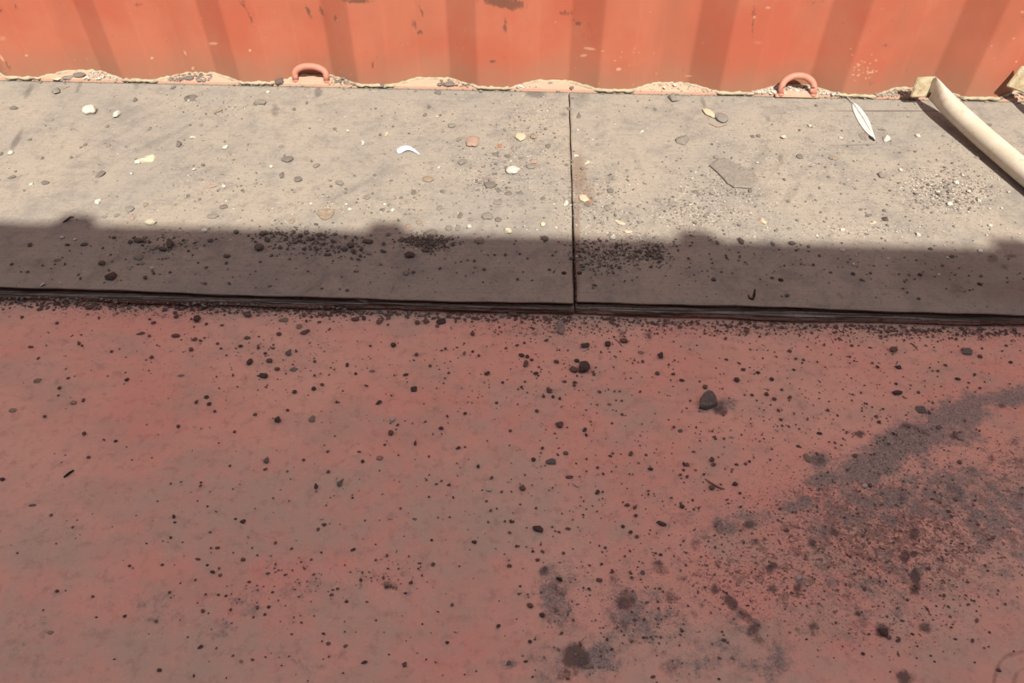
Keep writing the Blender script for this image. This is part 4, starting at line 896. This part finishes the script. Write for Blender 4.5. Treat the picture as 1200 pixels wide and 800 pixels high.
# ------------------------------------------------------------------ uncountable grit
_bm = bmesh.new(); bmesh.ops.create_icosphere(_bm, subdivisions=1, radius=0.5); _bm.verts.ensure_lookup_table()
GV = np.array([v.co[:] for v in _bm.verts]); GF = np.array([[v.index for v in f.verts] for f in _bm.faces]); _bm.free()
def grit(name, label, batches, z):
    """one mesh of many tiny grains; batches: (xy points, sizes, material)"""
    cos, fas, mi, mats, off = [], [], [], [], 0
    for pts, sizes, mat in batches:
        n = len(pts); nv = len(GV)
        P = GV[None] * (1 + rng.uniform(-.28, .28, (n, nv, 1)))
        sc = np.stack([sizes * rng.uniform(.8, 1.4, n), sizes * rng.uniform(.7, 1.2, n), sizes * rng.uniform(.35, .75, n)], -1)
        P = P * sc[:, None, :]
        a = rng.uniform(0, 6.28, n); c, s = np.cos(a)[:, None], np.sin(a)[:, None]
        X = P[..., 0] * c - P[..., 1] * s + pts[:, :1]; Y = P[..., 0] * s + P[..., 1] * c + pts[:, 1:2]
        Z = P[..., 2] + z + sc[:, 2:3] * 0.50
        cos.append(np.stack([X, Y, Z], -1).reshape(-1, 3))
        fas.append((GF[None] + (np.arange(n) * nv)[:, None, None]).reshape(-1, 3) + off); off += n * nv
        if mat not in mats: mats.append(mat)
        mi.append(np.full(n * len(GF), mats.index(mat)))
    me = bpy.data.meshes.new(name); me.from_pydata(np.concatenate(cos).tolist(), [], np.concatenate(fas).tolist())
    for m_ in mats: me.materials.append(m_)
    me.polygons.foreach_set('material_index', np.concatenate(mi).astype(np.int32)); me.update()
    return tag(link(name, me), label, 'grit', kind='stuff')
PB_, FB_ = [], []
def scatter(lst, z):
    """lst: (px,py,rx,ry,count) gaussian patches in the place -> world xy"""
    out = []
    for px, py, rx, ry, n in lst:
        xs = rng.normal(px, rx, n); ys = rng.normal(py, ry, n)
        for x, y in zip(xs, ys):
            p = at(x, y, z); out.append((p.x, p.y))
    return np.array(out)
def inside(P, y0, y1): return P[(P[:, 1] > y0) & (P[:, 1] < y1)]
# loose dark crumbs heaped on the plywood
P = inside(scatter([(505, 285, 17, 5, 330), (485, 280, 8, 4, 60), (355, 282, 28, 9, 200), (400, 290, 20, 8, 90), (335, 275, 14, 6, 60), (195, 286, 22, 8, 90), (700, 296, 22, 12, 190), (735, 300, 24, 12, 190), (765, 298, 10, 6, 110), (690, 315, 10, 10, 40), (574, 218, 12, 4, 50), (560, 300, 60, 20, 60), (940, 310, 90, 18, 90), (150, 310, 90, 18, 70), (1120, 320, 60, 18, 70), (450, 320, 80, 14, 40), (830, 300, 60, 20, 60)], PLYZ), FRONT + .01, WALLY - .01)
PB_.append((P, rng.gamma(3, .00075, len(P)) + .0010, ST['b']))
P = inside(scatter([(620, 150, 30, 25, 90), (590, 190, 40, 20, 110), (650, 230, 50, 30, 90), (700, 225, 25, 30, 120), (820, 240, 60, 22, 220), (850, 215, 40, 22, 130), (1115, 222, 32, 16, 220), (1060, 190, 60, 30, 120), (950, 180, 80, 40, 150), (250, 125, 30, 10, 70), (250, 215, 40, 20, 70), (420, 235, 70, 18, 120), (480, 150, 90, 30, 110), (150, 180, 90, 50, 110), (540, 240, 60, 20, 100), (1000, 255, 90, 16, 120), (760, 140, 60, 30, 60)], PLYZ), FRONT + .01, WALLY - .01)
PB_.append((P, rng.gamma(2.5, .0008, len(P)) + .0009, ST['o']))
P = inside(scatter([(1115, 222, 34, 16, 160), (820, 250, 70, 20, 110), (850, 212, 30, 14, 50), (620, 150, 30, 40, 60), (700, 260, 50, 30, 90), (400, 245, 60, 8, 50), (470, 150, 200, 40, 60), (240, 210, 40, 16, 35), (250, 120, 25, 8, 30), (950, 190, 120, 50, 90), (1050, 275, 90, 10, 50), (600, 300, 300, 25, 50)], PLYZ), FRONT + .01, WALLY - .01)
PB_.append((P, rng.gamma(2.5, .0006, len(P)) + .0009, ST['w']))
# debris along the front edge of the boards
n = 1500
ex = rng.uniform(-1.0, 1.02, n); ey = FRONT - .004 - np.abs(rng.normal(0, 1, n)) * np.where(ex < 0.1, .010, .014)
FB_.append((np.stack([ex, ey], -1), rng.gamma(2.5, .0010, n) + .0010, ST['d']))
n = 500
ex = rng.uniform(-1.0, .25, n); ey = FRONT - .003 - np.abs(rng.normal(0, .008, n))
FB_.append((np.stack([ex, ey], -1), rng.gamma(2.5, .0008, n) + .0010, ST['g']))
n = 320
ex = rng.uniform(-.98, -.30, n); ey = FRONT - .006 + rng.normal(0, .003, n)
grit('ledge_debris', 'dirt lying on the lower ply at the left front edge', [(np.stack([ex, ey], -1), rng.gamma(2.5, .0008, n) + .001, ST['g'])], 0.0085)
# floor crumbs too small and many to count
P = inside(scatter([(320, 420, 50, 30, 170), (140, 400, 90, 30, 120), (680, 420, 60, 36, 240), (520, 420, 90, 40, 150), (880, 430, 90, 40, 240), (1060, 430, 80, 36, 260), (1000, 500, 90, 30, 220), (760, 540, 110, 50, 220), (960, 620, 120, 50, 260), (1080, 590, 80, 40, 200), (830, 660, 80, 50, 160), (740, 720, 60, 40, 150), (1080, 700, 70, 40, 220), (280, 690, 40, 30, 40), (350, 680, 25, 14, 45), (455, 672, 25, 14, 45), (200, 600, 130, 70, 90), (450, 560, 120, 60, 110), (450, 760, 150, 30, 50), (660, 600, 80, 60, 110), (650, 385, 60, 6, 150), (1090, 388, 90, 7, 240), (860, 390, 80, 8, 130)], 0), .2, FRONT - .012)
FB_.append((P, rng.gamma(2.2, .0006, len(P)) + .0008, ST['d']))
P = inside(scatter([(1060, 525, 34, 16, 230), (1000, 560, 40, 14, 110), (660, 700, 14, 30, 60), (700, 780, 20, 14, 30), (1000, 640, 150, 60, 60), (300, 500, 250, 80, 60), (740, 370, 40, 6, 30), (380, 365, 30, 5, 40)], 0), .2, FRONT - .012)
FB_.append((P, rng.gamma(2.2, .0004, len(P)) + .0006, ST['g']))
grit('plywood_grit', 'dark crumbs and pale grit strewn over the plywood boards, heaped in the shaded strip', PB_, PLYZ)
grit('floor_grit', 'tiny rust grit over the red floor, thickest along the plywood front edge', FB_, 0.0)
# gravel filling the recesses at the wall foot
def recess_fill(k, a, b, n, mats, label):
    s = X0R + k * PITCH
    pts = []
    while len(pts) < n:
        t = random.uniform(a, b); x = s + t
        dep = DEPTH * min(1, t / .063, (.205 - t) / .07)
        y = WALLY + random.uniform(-.002, max(.001, dep - .003))
        pts.append((x, y))
    pts = np.array(pts); h = n // 2
    grit('recess_gravel', label, [(pts[:h], rng.gamma(3, .0011, h) + .0014, mats[0]), (pts[h:], rng.gamma(3, .0011, len(pts) - h) + .0014, mats[1])], RAILZ)
gm = (ST['v'], ST['w']); gm2 = (ST['o'], ST['t'])
recess_fill(0, .11, .19, 110, gm, 'gravel on the rail in the leftmost recess')
recess_fill(1, .03, .13, 120, (ST['o'], ST['g']), 'gravel on the rail in the second recess from the left')
recess_fill(2, .13, .20, 90, gm2, 'gravel on the rail right of the left lashing ring')
recess_fill(3, .11, .20, 60, gm2, 'gravel on the rail in the recess between the left ring and the seam')
recess_fill(4, .01, .07, 36, gm, 'gravel on the rail in the recess above the seam')
recess_fill(5, .01, .20, 60, gm, 'gravel on the rail in the recess right of the seam')
recess_fill(6, .0, .205, 420, gm, 'gravel on the rail around the right lashing ring')
recess_fill(7, .0, .205, 330, (ST['v'], ST['t']), 'gravel on the rail behind the end of the cream pole')
recess_fill(8, .0, .205, 200, (ST['g'], ST['t']), 'gravel on the rail beyond the cream pole')
n = 420
ex = rng.uniform(-1.4, 1.3, n); ey = WALLY - np.abs(rng.normal(0, .006, n)) - .001
grit('wall_foot_grit', 'grey grit lying in a line along the foot of the wall', [(np.stack([ex, ey], -1), rng.gamma(2.5, .0009, n) + .001, ST['g'])], PLYZ)
